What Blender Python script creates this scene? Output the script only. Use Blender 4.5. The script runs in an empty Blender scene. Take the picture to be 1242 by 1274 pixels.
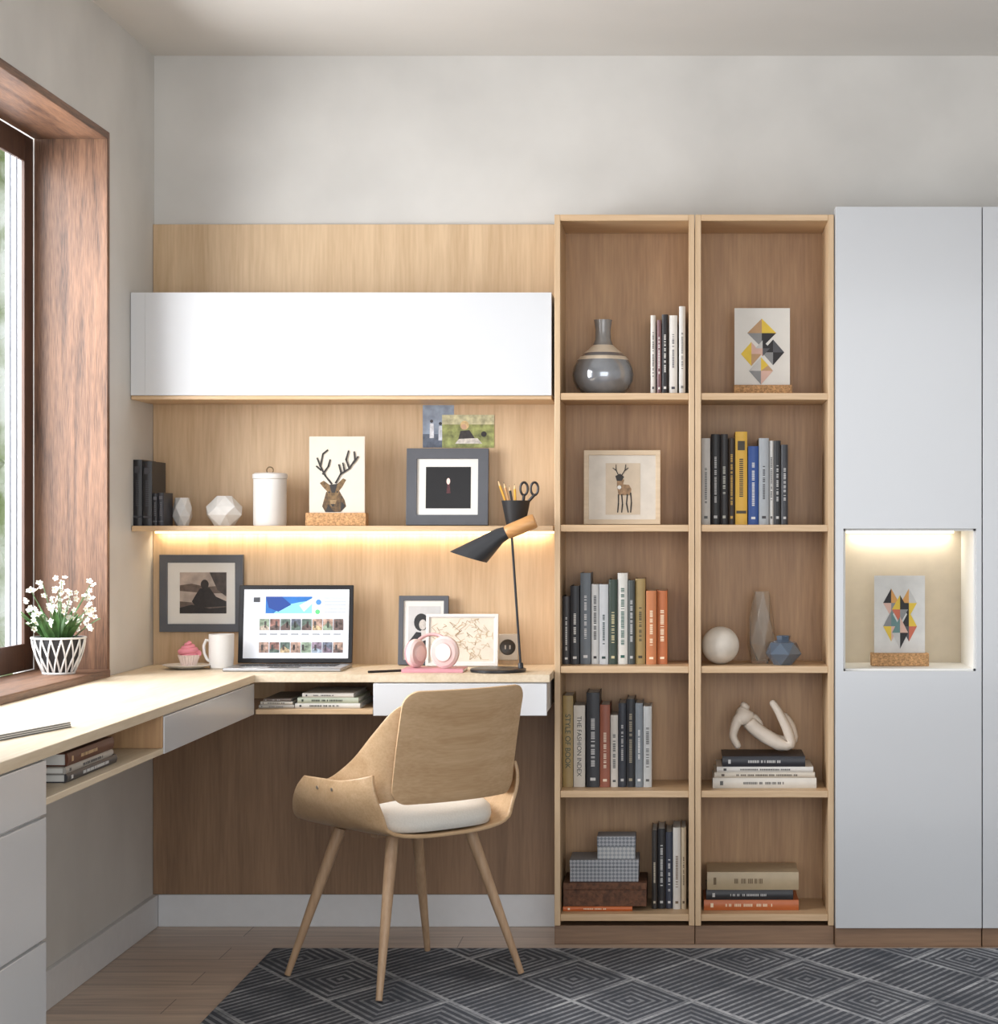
import bpy, bmesh, math, random
from mathutils import Vector, Matrix
random.seed(7)
C = bpy.context.scene.collection
try:
    bpy.context.scene.view_settings.view_transform = 'Standard'
except Exception as ex: print(ex)
# ---------------------------------------------------------------- measures
D = 6.2; S0 = 410.0; CX = 850.0; CY = 655.0; H = 1.212
def sc(d): return S0 * D / (D - d)
def X(px, d): return (px - CX) / sc(d)
def Z(py, d): return H - (py - CY) / sc(d)
WL = -1.605           # left wall plane
CEIL = 2.64
DZ = 0.795            # desk top height
# ---------------------------------------------------------------- materials
def lin(c):
    return tuple(((v/255.0)/12.92 if v/255.0 <= 0.04045 else ((v/255.0+0.055)/1.055)**2.4) for v in c) + (1.0,)
_mc = {}
def M(col, rough=0.5, metal=0.0, var=0.06, scale=30.0, bump=0.0, emis=0.0, coat=0.0, trans=0.0, name=None):
    key = (tuple(col), rough, metal, var, scale, bump, emis, coat, trans)
    if key in _mc: return _mc[key]
    m = bpy.data.materials.new(name or "surface"); m.use_nodes = True
    nt = m.node_tree; bs = nt.nodes["Principled BSDF"]
    tc = nt.nodes.new("ShaderNodeTexCoord"); no = nt.nodes.new("ShaderNodeTexNoise")
    no.inputs["Scale"].default_value = scale; no.inputs["Detail"].default_value = 4
    nt.links.new(tc.outputs["Object"], no.inputs["Vector"])
    rp = nt.nodes.new("ShaderNodeValToRGB")
    c = lin(col)
    rp.color_ramp.elements[0].position = 0.3; rp.color_ramp.elements[1].position = 0.7
    rp.color_ramp.elements[0].color = tuple(max(0, v*(1-var)) for v in c[:3]) + (1,)
    rp.color_ramp.elements[1].color = tuple(min(1, v*(1+var)) for v in c[:3]) + (1,)
    nt.links.new(no.outputs["Fac"], rp.inputs["Fac"]); nt.links.new(rp.outputs["Color"], bs.inputs["Base Color"])
    bs.inputs["Roughness"].default_value = rough; bs.inputs["Metallic"].default_value = metal
    if coat: bs.inputs["Coat Weight"].default_value = coat; bs.inputs["Coat Roughness"].default_value = 0.08
    if trans: bs.inputs["Transmission Weight"].default_value = trans
    if emis:
        nt.links.new(rp.outputs["Color"], bs.inputs["Emission Color"]); bs.inputs["Emission Strength"].default_value = emis
    if bump:
        b = nt.nodes.new("ShaderNodeBump"); b.inputs["Strength"].default_value = bump; b.inputs["Distance"].default_value = 0.003
        nt.links.new(no.outputs["Fac"], b.inputs["Height"]); nt.links.new(b.outputs["Normal"], bs.inputs["Normal"])
    _mc[key] = m
    return m
def WOOD(name, dark, light, axis='z', rough=0.45, s=1.0, lo=.36, hi=.66, bump=.15):
    m = bpy.data.materials.new(name); m.use_nodes = True
    nt = m.node_tree; bs = nt.nodes["Principled BSDF"]
    tc = nt.nodes.new("ShaderNodeTexCoord"); mp = nt.nodes.new("ShaderNodeMapping")
    a = {'x': (0.9, 14, 14), 'y': (14, 0.9, 14), 'z': (14, 14, 0.9)}[axis]
    mp.inputs["Scale"].default_value = tuple(v*s for v in a)
    nt.links.new(tc.outputs["Object"], mp.inputs["Vector"])
    n1 = nt.nodes.new("ShaderNodeTexNoise"); n1.inputs["Scale"].default_value = 1.0; n1.inputs["Detail"].default_value = 6; n1.inputs["Distortion"].default_value = 0.8
    n2 = nt.nodes.new("ShaderNodeTexNoise"); n2.inputs["Scale"].default_value = 9.0; n2.inputs["Detail"].default_value = 3
    nt.links.new(mp.outputs["Vector"], n1.inputs["Vector"]); nt.links.new(mp.outputs["Vector"], n2.inputs["Vector"])
    mx = nt.nodes.new("ShaderNodeMath"); mx.operation = 'MULTIPLY_ADD'
    nt.links.new(n2.outputs["Fac"], mx.inputs[0]); mx.inputs[1].default_value = 0.45
    sb = nt.nodes.new("ShaderNodeMath"); sb.operation = 'MULTIPLY'; sb.inputs[1].default_value = 0.6
    nt.links.new(n1.outputs["Fac"], sb.inputs[0]); nt.links.new(sb.outputs[0], mx.inputs[2])
    rp = nt.nodes.new("ShaderNodeValToRGB")
    rp.color_ramp.elements[0].position = lo; rp.color_ramp.elements[1].position = hi
    rp.color_ramp.elements[0].color = lin(dark); rp.color_ramp.elements[1].color = lin(light)
    nt.links.new(mx.outputs[0], rp.inputs["Fac"]); nt.links.new(rp.outputs["Color"], bs.inputs["Base Color"])
    bs.inputs["Roughness"].default_value = rough
    b = nt.nodes.new("ShaderNodeBump"); b.inputs["Strength"].default_value = bump; b.inputs["Distance"].default_value = 0.002
    nt.links.new(mx.outputs[0], b.inputs["Height"]); nt.links.new(b.outputs["Normal"], bs.inputs["Normal"])
    return m
OAK_Z = WOOD("light_oak_vertical", (190,160,124), (212,184,149), 'z')
OAK_X = WOOD("light_oak_horizontal", (190,158,120), (212,182,146), 'x')
OAK_Y = WOOD("light_oak_deep", (204,186,158), (222,207,183), 'y')
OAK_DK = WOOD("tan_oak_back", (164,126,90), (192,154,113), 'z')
OAK_LOW = WOOD("shaded_oak_vertical", (126,98,74), (152,121,93), 'z')  # under-desk shade put into the oak colour of the lower panel
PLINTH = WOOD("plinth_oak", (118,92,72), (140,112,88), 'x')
WALNUT_Z = WOOD("window_walnut_vertical", (70,48,36), (134,98,74), 'z', s=2.6, lo=.36, hi=.64, bump=.5)
WALNUT_Y = WOOD("window_walnut_deep", (76,52,40), (134,98,74), 'y', s=2.6, lo=.36, hi=.64, bump=.5)
WALNUT_DK = WOOD("window_walnut_dark", (58,40,32), (90,64,50), 'z', s=2)
CHAIRW = WOOD("chair_plywood", (186,152,114), (206,175,138), 'x', rough=0.35, s=1.6, bump=.05)
LEGW = WOOD("chair_leg_wood", (164,132,102), (192,160,128), 'z', rough=0.4)
WHITE_GLOSS = M((208,210,213), 0.25, var=0.01, scale=2, coat=0.1)
WARD = M((200,203,207), 0.2, var=0.012, scale=2, coat=0.2)
WHITE_MATT = M((224,222,219), 0.55, var=0.02)
PLASTER = M((205,203,199), 0.9, var=0.07, scale=3.0, bump=0.25)
CEILM = M((212,209,204), 0.9, var=0.02, scale=3.0)
BASEM = M((218,219,221), 0.5, var=0.02)
CORK = M((190,148,104), 0.9, var=0.4, scale=220, bump=0.4)
GREYF = M((84,87,94), 0.5, var=0.05)
BLACK = M((24,24,27), 0.45, var=0.1)
BLACKMET = M((38,39,43), 0.35, metal=0.2, var=0.04)
PAPER = M((228,227,222), 0.7, var=0.015)
CREAM = M((216,208,194), 0.7, var=0.02)
# ---------------------------------------------------------------- mesh builder
class B:
    def __init__(s): s.v=[]; s.f=[]; s.m=[]
    def add(s, vs, fs, mi=0):
        o=len(s.v); s.v += [tuple(p) for p in vs]
        for f in fs: s.f.append([i+o for i in f]); s.m.append(mi)
    def box(s,x0,x1,y0,y1,z0,z1,mi=0):
        vs=[(x0,y0,z0),(x1,y0,z0),(x1,y1,z0),(x0,y1,z0),(x0,y0,z1),(x1,y0,z1),(x1,y1,z1),(x0,y1,z1)]
        s.add(vs,[(0,3,2,1),(4,5,6,7),(0,1,5,4),(1,2,6,5),(2,3,7,6),(3,0,4,7)],mi)
    def prism(s,pts,z0,z1,mi=0):
        n=len(pts); vs=[(x,y,z0) for x,y in pts]+[(x,y,z1) for x,y in pts]
        s.add(vs,[tuple(range(n))[::-1],tuple(range(n,2*n))]+[(i,(i+1)%n,n+(i+1)%n,n+i) for i in range(n)],mi)
    def lathe(s,prof,n=32,mi=0,c=(0,0,0),mis=None,rad=None):
        vs=[]; k=len(prof)
        for j,(r,z) in enumerate(prof):
            for i in range(n):
                a=2*math.pi*i/n; rr=r*(rad(a,z) if rad else 1)
                vs.append((c[0]+rr*math.cos(a),c[1]+rr*math.sin(a),c[2]+z))
        o=len(s.v); s.v+=vs
        for j in range(k-1):
            for i in range(n):
                a=o+j*n+i; b=o+j*n+(i+1)%n
                s.f.append([a,b,b+n,a+n]); s.m.append(mis[j] if mis else mi)
        if prof[0][0]>1e-6: s.f.append([o+i for i in range(n)][::-1]); s.m.append(mis[0] if mis else mi)
        if prof[-1][0]>1e-6: s.f.append([o+(k-1)*n+i for i in range(n)]); s.m.append(mis[-1] if mis else mi)
    def facet(s,rings,n=6,mi=0):
        """rings (r,z,half-step flag); triangulated like a cut gem"""
        o=len(s.v)
        for (r,z,h) in rings:
            for i in range(n):
                a=2*math.pi*(i+.5*h)/n; s.v.append((r*math.cos(a),r*math.sin(a),z))
        for j in range(len(rings)-1):
            ha,hb=rings[j][2],rings[j+1][2]
            for i in range(n):
                i2=(i+1)%n; a0,a1,b0,b1=o+j*n+i,o+j*n+i2,o+(j+1)*n+i,o+(j+1)*n+i2
                if ha==hb: fs=[[a0,a1,b1,b0]]
                elif hb: fs=[[a0,a1,b0],[b0,a1,b1]]
                else: fs=[[b0,a0,b1],[a0,a1,b1]]
                for f in fs: s.f.append(f); s.m.append(mi)
        s.f.append([o+i for i in range(n)][::-1]); s.m.append(mi)
        q=o+(len(rings)-1)*n; s.f.append([q+i for i in range(n)]); s.m.append(mi)
    def tube(s,pts,rs,n=10,mi=0,closed=False):
        pts=[Vector(p) for p in pts]; k=len(pts)
        if not isinstance(rs,(list,tuple)): rs=[rs]*k
        o=len(s.v); up=None
        for j,p in enumerate(pts):
            if closed: t=(pts[(j+1)%k]-pts[j-1]).normalized()
            else: t=(pts[min(j+1,k-1)]-pts[max(j-1,0)]).normalized()
            if up is None:
                up=Vector((0,0,1)) if abs(t.z)<0.9 else Vector((0,1,0))
            a=t.cross(up).normalized(); b=a.cross(t).normalized(); up=b
            for i in range(n):
                an=2*math.pi*i/n; s.v.append(tuple(p+rs[j]*(math.cos(an)*a+math.sin(an)*b)))
        for j in range(k if closed else k-1):
            for i in range(n):
                a=o+j*n+i; b=o+j*n+(i+1)%n; c=o+((j+1)%k)*n+(i+1)%n; d=o+((j+1)%k)*n+i
                s.f.append([a,b,c,d]); s.m.append(mi)
        if not closed:
            s.f.append([o+i for i in range(n)][::-1]); s.m.append(mi)
            s.f.append([o+(k-1)*n+i for i in range(n)]); s.m.append(mi)
    def obj(s,name,mats,parent=None,loc=(0,0,0),rot=(0,0,0),bevel=0,smooth=True,angle=35,sub=0,norm=True,label=None):
        me=bpy.data.meshes.new(name); me.from_pydata(s.v,[],s.f)
        for m in (mats if isinstance(mats,(list,tuple)) else [mats]): me.materials.append(m)
        for p,mi in zip(me.polygons,s.m): p.material_index=mi
        if norm:
            bm=bmesh.new(); bm.from_mesh(me); bmesh.ops.recalc_face_normals(bm,faces=bm.faces); bm.to_mesh(me); bm.free()
        if smooth:
            for p in me.polygons: p.use_smooth=True
            me.set_sharp_from_angle(angle=math.radians(angle))
        me.update()
        ob=bpy.data.objects.new(name,me); C.objects.link(ob)
        ob.location=loc; ob.rotation_euler=rot
        if parent: ob.parent=parent
        if bevel:
            b=ob.modifiers.new("bevel",'BEVEL'); b.width=bevel; b.segments=2; b.limit_method='ANGLE'; b.angle_limit=math.radians(40)
        if sub:
            u=ob.modifiers.new("sub",'SUBSURF'); u.levels=sub; u.render_levels=sub
        if label: ob["label"]=label
        return ob
def tag(ob,label,cat,group=None,kind=None):
    ob["label"]=label; ob["category"]=cat
    if group: ob["group"]=group
    if kind: ob["kind"]=kind
    return ob
def thing(name,label,cat,loc=(0,0,0),rot=(0,0,0),group=None):
    e=bpy.data.objects.new(name,None); e.empty_display_size=0.05; C.objects.link(e)
    e.location=loc; e.rotation_euler=rot
    return tag(e,label,cat,group)
def bx(name,mats,x0,x1,y0,y1,z0,z1,parent=None,bevel=0.0015,label=None):
    cx,cy=(x0+x1)/2,(y0+y1)/2
    b=B(); b.box(x0-cx,x1-cx,y0-cy,y1-cy,0,z1-z0)
    loc=Vector((cx,cy,z0))
    if parent: loc=loc-Vector(parent.location)
    return b.obj(name,mats,parent,loc,bevel=bevel,label=label)
# ---------------------------------------------------------------- room
YB=-7.0; XR=2.4
def struct(ob,label,cat): return tag(ob,label,cat,kind="structure")
def floor_mat():
    m=bpy.data.materials.new("floor_planks"); m.use_nodes=True; nt=m.node_tree; bs=nt.nodes["Principled BSDF"]
    tc=nt.nodes.new("ShaderNodeTexCoord"); br=nt.nodes.new("ShaderNodeTexBrick")
    br.inputs["Scale"].default_value=1; br.inputs["Brick Width"].default_value=1.3; br.inputs["Row Height"].default_value=0.16
    br.inputs["Mortar Size"].default_value=0.0015; br.inputs["Color1"].default_value=lin((222,200,180)); br.inputs["Color2"].default_value=lin((202,180,162)); br.inputs["Mortar"].default_value=lin((130,110,96))
    nt.links.new(tc.outputs["Object"],br.inputs["Vector"])
    mp=nt.nodes.new("ShaderNodeMapping"); mp.inputs["Scale"].default_value=(1.5,22,1); nt.links.new(tc.outputs["Object"],mp.inputs["Vector"])
    no=nt.nodes.new("ShaderNodeTexNoise"); no.inputs["Scale"].default_value=2; no.inputs["Detail"].default_value=7; no.inputs["Distortion"].default_value=0.7
    nt.links.new(mp.outputs["Vector"],no.inputs["Vector"])
    rp=nt.nodes.new("ShaderNodeValToRGB"); rp.color_ramp.elements[0].position=.3; rp.color_ramp.elements[1].position=.7
    rp.color_ramp.elements[0].color=(.66,.66,.66,1); rp.color_ramp.elements[1].color=(1.0,1.0,1.0,1)
    nt.links.new(no.outputs["Fac"],rp.inputs["Fac"])
    mx=nt.nodes.new("ShaderNodeMix"); mx.data_type='RGBA'; mx.blend_type='MULTIPLY'; mx.inputs[0].default_value=1
    nt.links.new(br.outputs["Color"],mx.inputs[6]); nt.links.new(rp.outputs["Color"],mx.inputs[7])
    nt.links.new(mx.outputs[2],bs.inputs["Base Color"]); bs.inputs["Roughness"].default_value=.35
    return m
b=B(); b.box(-2.0,XR,YB,0.2,-0.1,0); struct(b.obj("floor",floor_mat()),"brown-grey wood plank floor","floor")
b=B(); b.box(-1.9,XR,YB,0.2,CEIL,CEIL+0.1); struct(b.obj("ceiling",CEILM),"plain off-white painted ceiling","ceiling")
b=B(); b.box(-1.872,XR,0,0.2,0,CEIL); struct(b.obj("wall_back",PLASTER),"warm grey plastered wall behind the bookcases","wall")
b=B(); b.box(XR,XR+0.2,YB,0.2,0,CEIL); struct(b.obj("wall_right",PLASTER),"warm grey plastered side wall","wall")
WD0,WD1=0.494,2.35; WZ0,WZ1=0.79,2.312; XO=-1.872
b=B()
b.box(XO,WL,-WD0,0.0,0,CEIL); b.box(XO,WL,YB,-WD1,0,CEIL)
b.box(XO,WL,-WD1,-WD0,0,WZ0); b.box(XO,WL,-WD1,-WD0,WZ1,CEIL)
struct(b.obj("wall_left",PLASTER,smooth=False),"warm grey plastered wall with the window opening","wall")
t=0.022
b=B(); b.box(-1.806,WL+0.004,-WD0-t,-WD0,WZ0,WZ1); b.box(-1.806,WL+0.004,-WD1,-WD1+t,WZ0,WZ1)
struct(b.obj("trim_1",WALNUT_Z,bevel=0.002),"brown walnut lining boards of the window recess","window trim")
b=B(); b.box(-1.806,WL+0.004,-WD1+t,-WD0-t,WZ1-t,WZ1)
struct(b.obj("trim_2",WALNUT_Y,bevel=0.002),"brown walnut lining board above the window","window trim")
SILL=0.815
b=B(); b.box(-1.806,WL+0.012,-WD1+t,-WD0-t,WZ0+0.001,SILL)
struct(b.obj("trim_3",WALNUT_Y,bevel=0.003),"brown walnut wooden window sill","window sill")
win=thing("window_1","dark walnut framed window with a white outer sash","window",(-1.82,-(WD0+WD1)/2,SILL)); win["kind"]="structure"
def wbox(name,mat,x0,x1,d0,d1,z0,z1,bev=0.003): return bx(name,mat,x0,x1,-d1,-d0,z0,z1,win,bev)
ZB=WZ1-t
a0,a1=WD0+t+0.001,WD1-t-0.001; mid=1.5
b=B()
for (p,q,r,s_) in [(a0,0.59,SILL+.001,ZB-.001),(a1-0.09,a1,SILL+.001,ZB-.001),(0.59,a1-0.09,ZB-0.075,ZB-.001),(0.59,a1-0.09,SILL+.001,SILL+0.075),(mid-0.06,mid+0.06,SILL+0.075,ZB-0.075)]:
    b.box(-1.818,-1.8075,-q,-p,r,s_)
o=b.obj("window_frame",WALNUT_DK,bevel=0.002); o.parent=win; o.matrix_parent_inverse=Matrix.Translation(-Vector(win.location))
ALU=M((204,208,212),0.4,var=0.01); GASK=M((110,116,124),.6)
b=B()
for (p,q,r,s_) in [(a0,0.565,SILL+.001,ZB-.001),(a1-0.06,a1,SILL+.001,ZB-.001),(0.565,a1-0.06,ZB-0.045,ZB-.001),(0.565,a1-0.06,SILL+.001,SILL+0.045),(mid-0.04,mid+0.04,SILL+0.045,ZB-0.045)]:
    b.box(-1.870,-1.8185,-q,-p,r,s_)
    b.box(-1.858,-1.855,-q-0.005,-p+0.0,r,s_,1)
    b.box(-1.840,-1.8375,-q-0.004,-p+0.0,r,s_,1)
o=b.obj("window_sash",[ALU,GASK],bevel=0.0008); o.parent=win; o.matrix_parent_inverse=Matrix.Translation(-Vector(win.location))
gm=bpy.data.materials.new("window_glass"); gm.use_nodes=True; nt=gm.node_tree; nt.nodes.remove(nt.nodes["Principled BSDF"])
tr=nt.nodes.new("ShaderNodeBsdfTransparent"); gl=nt.nodes.new("ShaderNodeBsdfGlossy"); gl.inputs["Roughness"].default_value=.02; mxs=nt.nodes.new("ShaderNodeMixShader"); mxs.inputs[0].default_value=.04
nt.links.new(tr.outputs[0],mxs.inputs[1]); nt.links.new(gl.outputs[0],mxs.inputs[2]); nt.links.new(mxs.outputs[0],nt.nodes["Material Output"].inputs["Surface"])
wbox("window_pane",gm,-1.850,-1.846,0.57,a1-0.06,SILL+.045,ZB-.045,0)
b=B(); b.box(WL+0.016,-0.376,-0.016,0,0,0.098); struct(b.obj("baseboard_back",BASEM,bevel=0.002),"white painted baseboard under the wood panel","baseboard")
b=B(); b.box(WL,WL+0.015,-2.33,-0.0,0,0.098); struct(b.obj("baseboard_left",BASEM,bevel=0.002),"white painted baseboard along the window wall","baseboard")
zt=Z(279,.02)
b=B(); b.box(WL+0.001,-0.374,-0.018,0,0.6915,zt)
struct(b.obj("trim_4",OAK_Z,bevel=0.0008),"light oak veneer panel covering the wall above the desk","wall panel")
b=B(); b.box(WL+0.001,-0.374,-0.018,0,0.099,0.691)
struct(b.obj("trim_5",OAK_LOW,bevel=0.0008),"oak veneer wall panel under the desk, coloured darker for shade","wall panel")
def leaf_mat():
    m=bpy.data.materials.new("foliage"); m.use_nodes=True; nt=m.node_tree; bs=nt.nodes["Principled BSDF"]
    tc=nt.nodes.new("ShaderNodeTexCoord"); no=nt.nodes.new("ShaderNodeTexNoise"); no.inputs["Scale"].default_value=4; no.inputs["Detail"].default_value=8
    rp=nt.nodes.new("ShaderNodeValToRGB"); rp.color_ramp.elements[0].position=.36; rp.color_ramp.elements[1].position=.58
    rp.color_ramp.elements[0].color=lin((150,168,104)); rp.color_ramp.elements[1].color=lin((250,252,240))  # near-white end paints bright sky light into the leaf colour
    nt.links.new(tc.outputs["Object"],no.inputs["Vector"]); nt.links.new(no.outputs["Fac"],rp.inputs["Fac"]); nt.links.new(rp.outputs["Color"],bs.inputs["Base Color"])
    return m
bm=bmesh.new(); bmesh.ops.create_grid(bm,x_segments=60,y_segments=40,size=1)
for v in bm.verts:
    x,y=v.co.x,v.co.y; v.co=Vector((x*3.2,random.uniform(-.15,.15)+.2*math.sin(x*9)*math.cos(y*7),y*2.4+2.3+.0))
me=bpy.data.meshes.new("hedge"); bm.to_mesh(me); bm.free(); me.materials.append(leaf_mat())
hd=bpy.data.objects.new("hedge",me); C.objects.link(hd); hd.location=(-5.6,5.5,0); tag(hd,"tall green leafy hedge outside the window, painted pale for daylight","hedge",kind="stuff")
# ---------------------------------------------------------------- desk
b=B(); b.prism([(WL+0.002,-0.019),(WL+0.002,-2.95),(-1.206,-2.95),(-1.206,-0.452),(-0.3745,-0.452),(-0.3745,-0.019)],DZ-0.022,DZ)
wt=b.obj("desk_worktop",OAK_Y,bevel=0.0015); tag(wt,"pale oak L-shaped desk worktop along window and wall","desk")
ZU0,ZU1=0.683,DZ-0.0222
u=thing("drawer_unit","glossy white drawer under the window wing of the desk","drawer",(-1.4,-0.95,ZU0))
bx("body",WHITE_MATT,WL+0.0005,-1.215,-1.449,-0.47,ZU0+.002,ZU1,u)
bx("drawer",WHITE_GLOSS,-1.2145,-1.206,-1.449,-0.455,ZU0,ZU1-.003,u)
u=thing("open_desk_shelf","oak open compartment under the window wing holding books","shelf",(-1.4,-1.9,ZU0))
bx("shelf_board",OAK_Y,WL+0.0005,-1.208,-2.331,-1.452,ZU0,ZU0+.014,u)
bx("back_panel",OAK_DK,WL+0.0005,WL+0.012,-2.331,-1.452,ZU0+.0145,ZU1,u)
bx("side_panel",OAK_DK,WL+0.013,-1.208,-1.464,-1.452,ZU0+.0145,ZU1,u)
u=thing("drawer_cabinet","glossy white three-drawer cabinet under the desk end","cabinet",(-1.4,-2.63,0))
bx("body",WHITE_MATT,WL+0.004,-1.216,-2.93,-2.334,0.0,ZU1,u)
for (z0,z1) in [(0.02,0.43),(0.433,0.665),(0.668,ZU1)]:
    bx("drawer",WHITE_GLOSS,-1.2155,-1.205,-2.93,-2.334,z0,z1-.003,u)
u=thing("open_desk_shelf","oak open compartment under the desk beside the white drawer","shelf",(-1.04,-0.24,ZU0))
bx("shelf_board",OAK_X,-1.2035,-0.873,-0.450,-0.0185,ZU0,ZU0+.014,u)
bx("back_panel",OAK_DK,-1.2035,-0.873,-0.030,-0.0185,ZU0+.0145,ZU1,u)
u=thing("drawer_unit","glossy white drawer under the desk beside the bookcase","drawer",(-0.63,-0.24,ZU0))
bx("body",WHITE_MATT,-0.871,-0.385,-0.440,-0.0185,ZU0+.002,ZU1,u)
bx("drawer",WHITE_GLOSS,-0.872,-0.383,-0.451,-0.4405,ZU0-.004,ZU1-.003,u)
# ---------------------------------------------------------------- overhead cabinet and shelf
oz0,oz1=Z(497,.27),Z(364,.27)
u=thing("wall_cabinet","long glossy white wall cabinet with an oak underside","cabinet",(-1.0,-0.13,oz0))
bx("body",WHITE_MATT,WL+0.002,-0.382,-0.255,-0.019,oz0+.012,oz1,u)
bx("bottom_panel",OAK_X,WL+0.002,-0.382,-0.268,-0.019,oz0,oz0+.0115,u)
bx("filler_panel",WHITE_GLOSS,WL+0.002,X(181,.27)-.0002,-0.272,-0.2555,oz0+.012,oz1,u,0)
bx("door",WHITE_GLOSS,X(181,.27)+.0002,-0.382,-0.272,-0.2555,oz0+.012,oz1,u,0)
SHZ=1.214
u=thing("wall_shelf","thin oak wall shelf with a warm light strip beneath","shelf",(-1.0,-0.14,SHZ-.016))
bx("shelf_board",OAK_X,WL+0.002,-0.377,-0.262,-0.019,SHZ-.016,SHZ,u)
LED=bpy.data.materials.new("warm_led"); LED.use_nodes=True
bs=LED.node_tree.nodes["Principled BSDF"]; bs.inputs["Base Color"].default_value=lin((255,240,200)); bs.inputs["Emission Color"].default_value=lin((255,228,178)); bs.inputs["Emission Strength"].default_value=4
LEDW=bpy.data.materials.new("soft_white_led"); LEDW.use_nodes=True
bs=LEDW.node_tree.nodes["Principled BSDF"]; bs.inputs["Base Color"].default_value=lin((255,250,240)); bs.inputs["Emission Color"].default_value=lin((255,244,222)); bs.inputs["Emission Strength"].default_value=4
bx("led_strip",LED,WL+0.01,-0.39,-0.030,-0.0195,SHZ-.0225,SHZ-.0165,u,0)
# ---------------------------------------------------------------- bookcases
BF=0.28; SH=[1.589,1.207,0.797,0.436,0.078]; BT=2.116
def bookcase(x0,x1,label):
    u=thing("bookcase",label,"bookcase",((x0+x1)/2,-0.14,0)); th=.017
    bx("side_panel",OAK_Z,x0,x0+th,-BF,-0.001,0.055,BT,u); bx("side_panel",OAK_Z,x1-th,x1,-BF,-0.001,0.055,BT,u)
    bx("top_panel",OAK_X,x0+th,x1-th,-BF,-0.001,BT-.018,BT,u)
    for z in SH: bx("shelf",OAK_X,x0+th+.0002,x1-th-.0002,-BF+.002,-0.021,z-.01,z+.01,u)
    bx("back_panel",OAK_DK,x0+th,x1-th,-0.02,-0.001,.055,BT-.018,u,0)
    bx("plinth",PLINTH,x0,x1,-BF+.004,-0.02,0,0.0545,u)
    return u
bookcase(-0.3726,0.0335,"tall narrow light oak bookcase next to the desk")
bookcase(0.0355,0.4375,"tall narrow light oak bookcase beside the white wardrobe")
# ---------------------------------------------------------------- wardrobes
WT=Z(257,.32); WB=Z(1155,.32)
def wardrobe(x0,x1,niche,label):
    u=thing("wardrobe",label,"wardrobe",((x0+x1)/2,-0.16,0))
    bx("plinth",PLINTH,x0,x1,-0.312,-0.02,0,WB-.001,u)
    if niche:
        nx0,nx1,nz0,nz1=X(1050,.32),X(1215,.32),Z(835,.32),Z(658,.32)
        b=B(); cx=(x0+x1)/2
        for (a,c,z0,z1) in [(x0,x1,nz1,WT),(x0,x1,WB,nz0),(x0,nx0,nz0,nz1),(nx1,x1,nz0,nz1)]:
            b.box(a-cx,c-cx,-.16+.0175-0.0,.159,z0,z1)
        b.obj("body",WARD,u,smooth=False)
        b=B()
        A=[(x0-cx,WB),(x1-cx,WB),(x1-cx,WT),(x0-cx,WT)]; I=[(nx0-cx,nz0),(nx1-cx,nz0),(nx1-cx,nz1),(nx0-cx,nz1)]
        vs=[(x,-.16,z) for x,z in A+I]+[(x,-.143,z) for x,z in A+I]
        fs=[]
        for i in range(4):
            j=(i+1)%4; fs+=[(i,j,4+j,4+i),(8+i,12+i,12+j,8+j),(i,8+i,8+j,j),(4+i,4+j,12+j,12+i)]
        b.add(vs,fs); b.obj("door",WARD,u,smooth=False,bevel=0.0012)
        NL=M((238,237,233),0.45,var=.01); NB=M((206,194,174),0.7,var=.03)
        b=B()
        b.box(nx0-cx,nx0-cx+.006,-.142,.12,nz0,nz1); b.box(nx1-cx-.006,nx1-cx,-.142,.12,nz0,nz1)
        b.box(nx0-cx,nx1-cx,-.142,.12,nz0,nz0+.006); b.box(nx0-cx,nx1-cx,-.142,.12,nz1-.006,nz1)
        b.obj("niche_lining",NL,u,smooth=False)
        b=B(); b.box(nx0-cx,nx1-cx,.121,.126,nz0,nz1); b.obj("niche_back",NB,u)
        b=B(); b.box(nx0-cx+.03,nx1-cx-.03,.105,.119,nz1-.013,nz1-.0065); b.obj("led_strip",LEDW,u)
        return u,nx0,nx1,nz0+.006,nz1
    bx("body",WARD,x0,x1,-0.3025,-0.001,WB,WT,u,0)
    bx("door",WARD,x0,x1,-0.32,-0.303,WB,WT,u,0.0012)
wu=wardrobe(0.4395,0.8600,True,"tall glossy white wardrobe with a lit display niche")
wardrobe(0.8630,1.2840,False,"tall plain glossy white wardrobe")
NX0,NX1,NZ0,NZ1=wu[1:]
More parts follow.
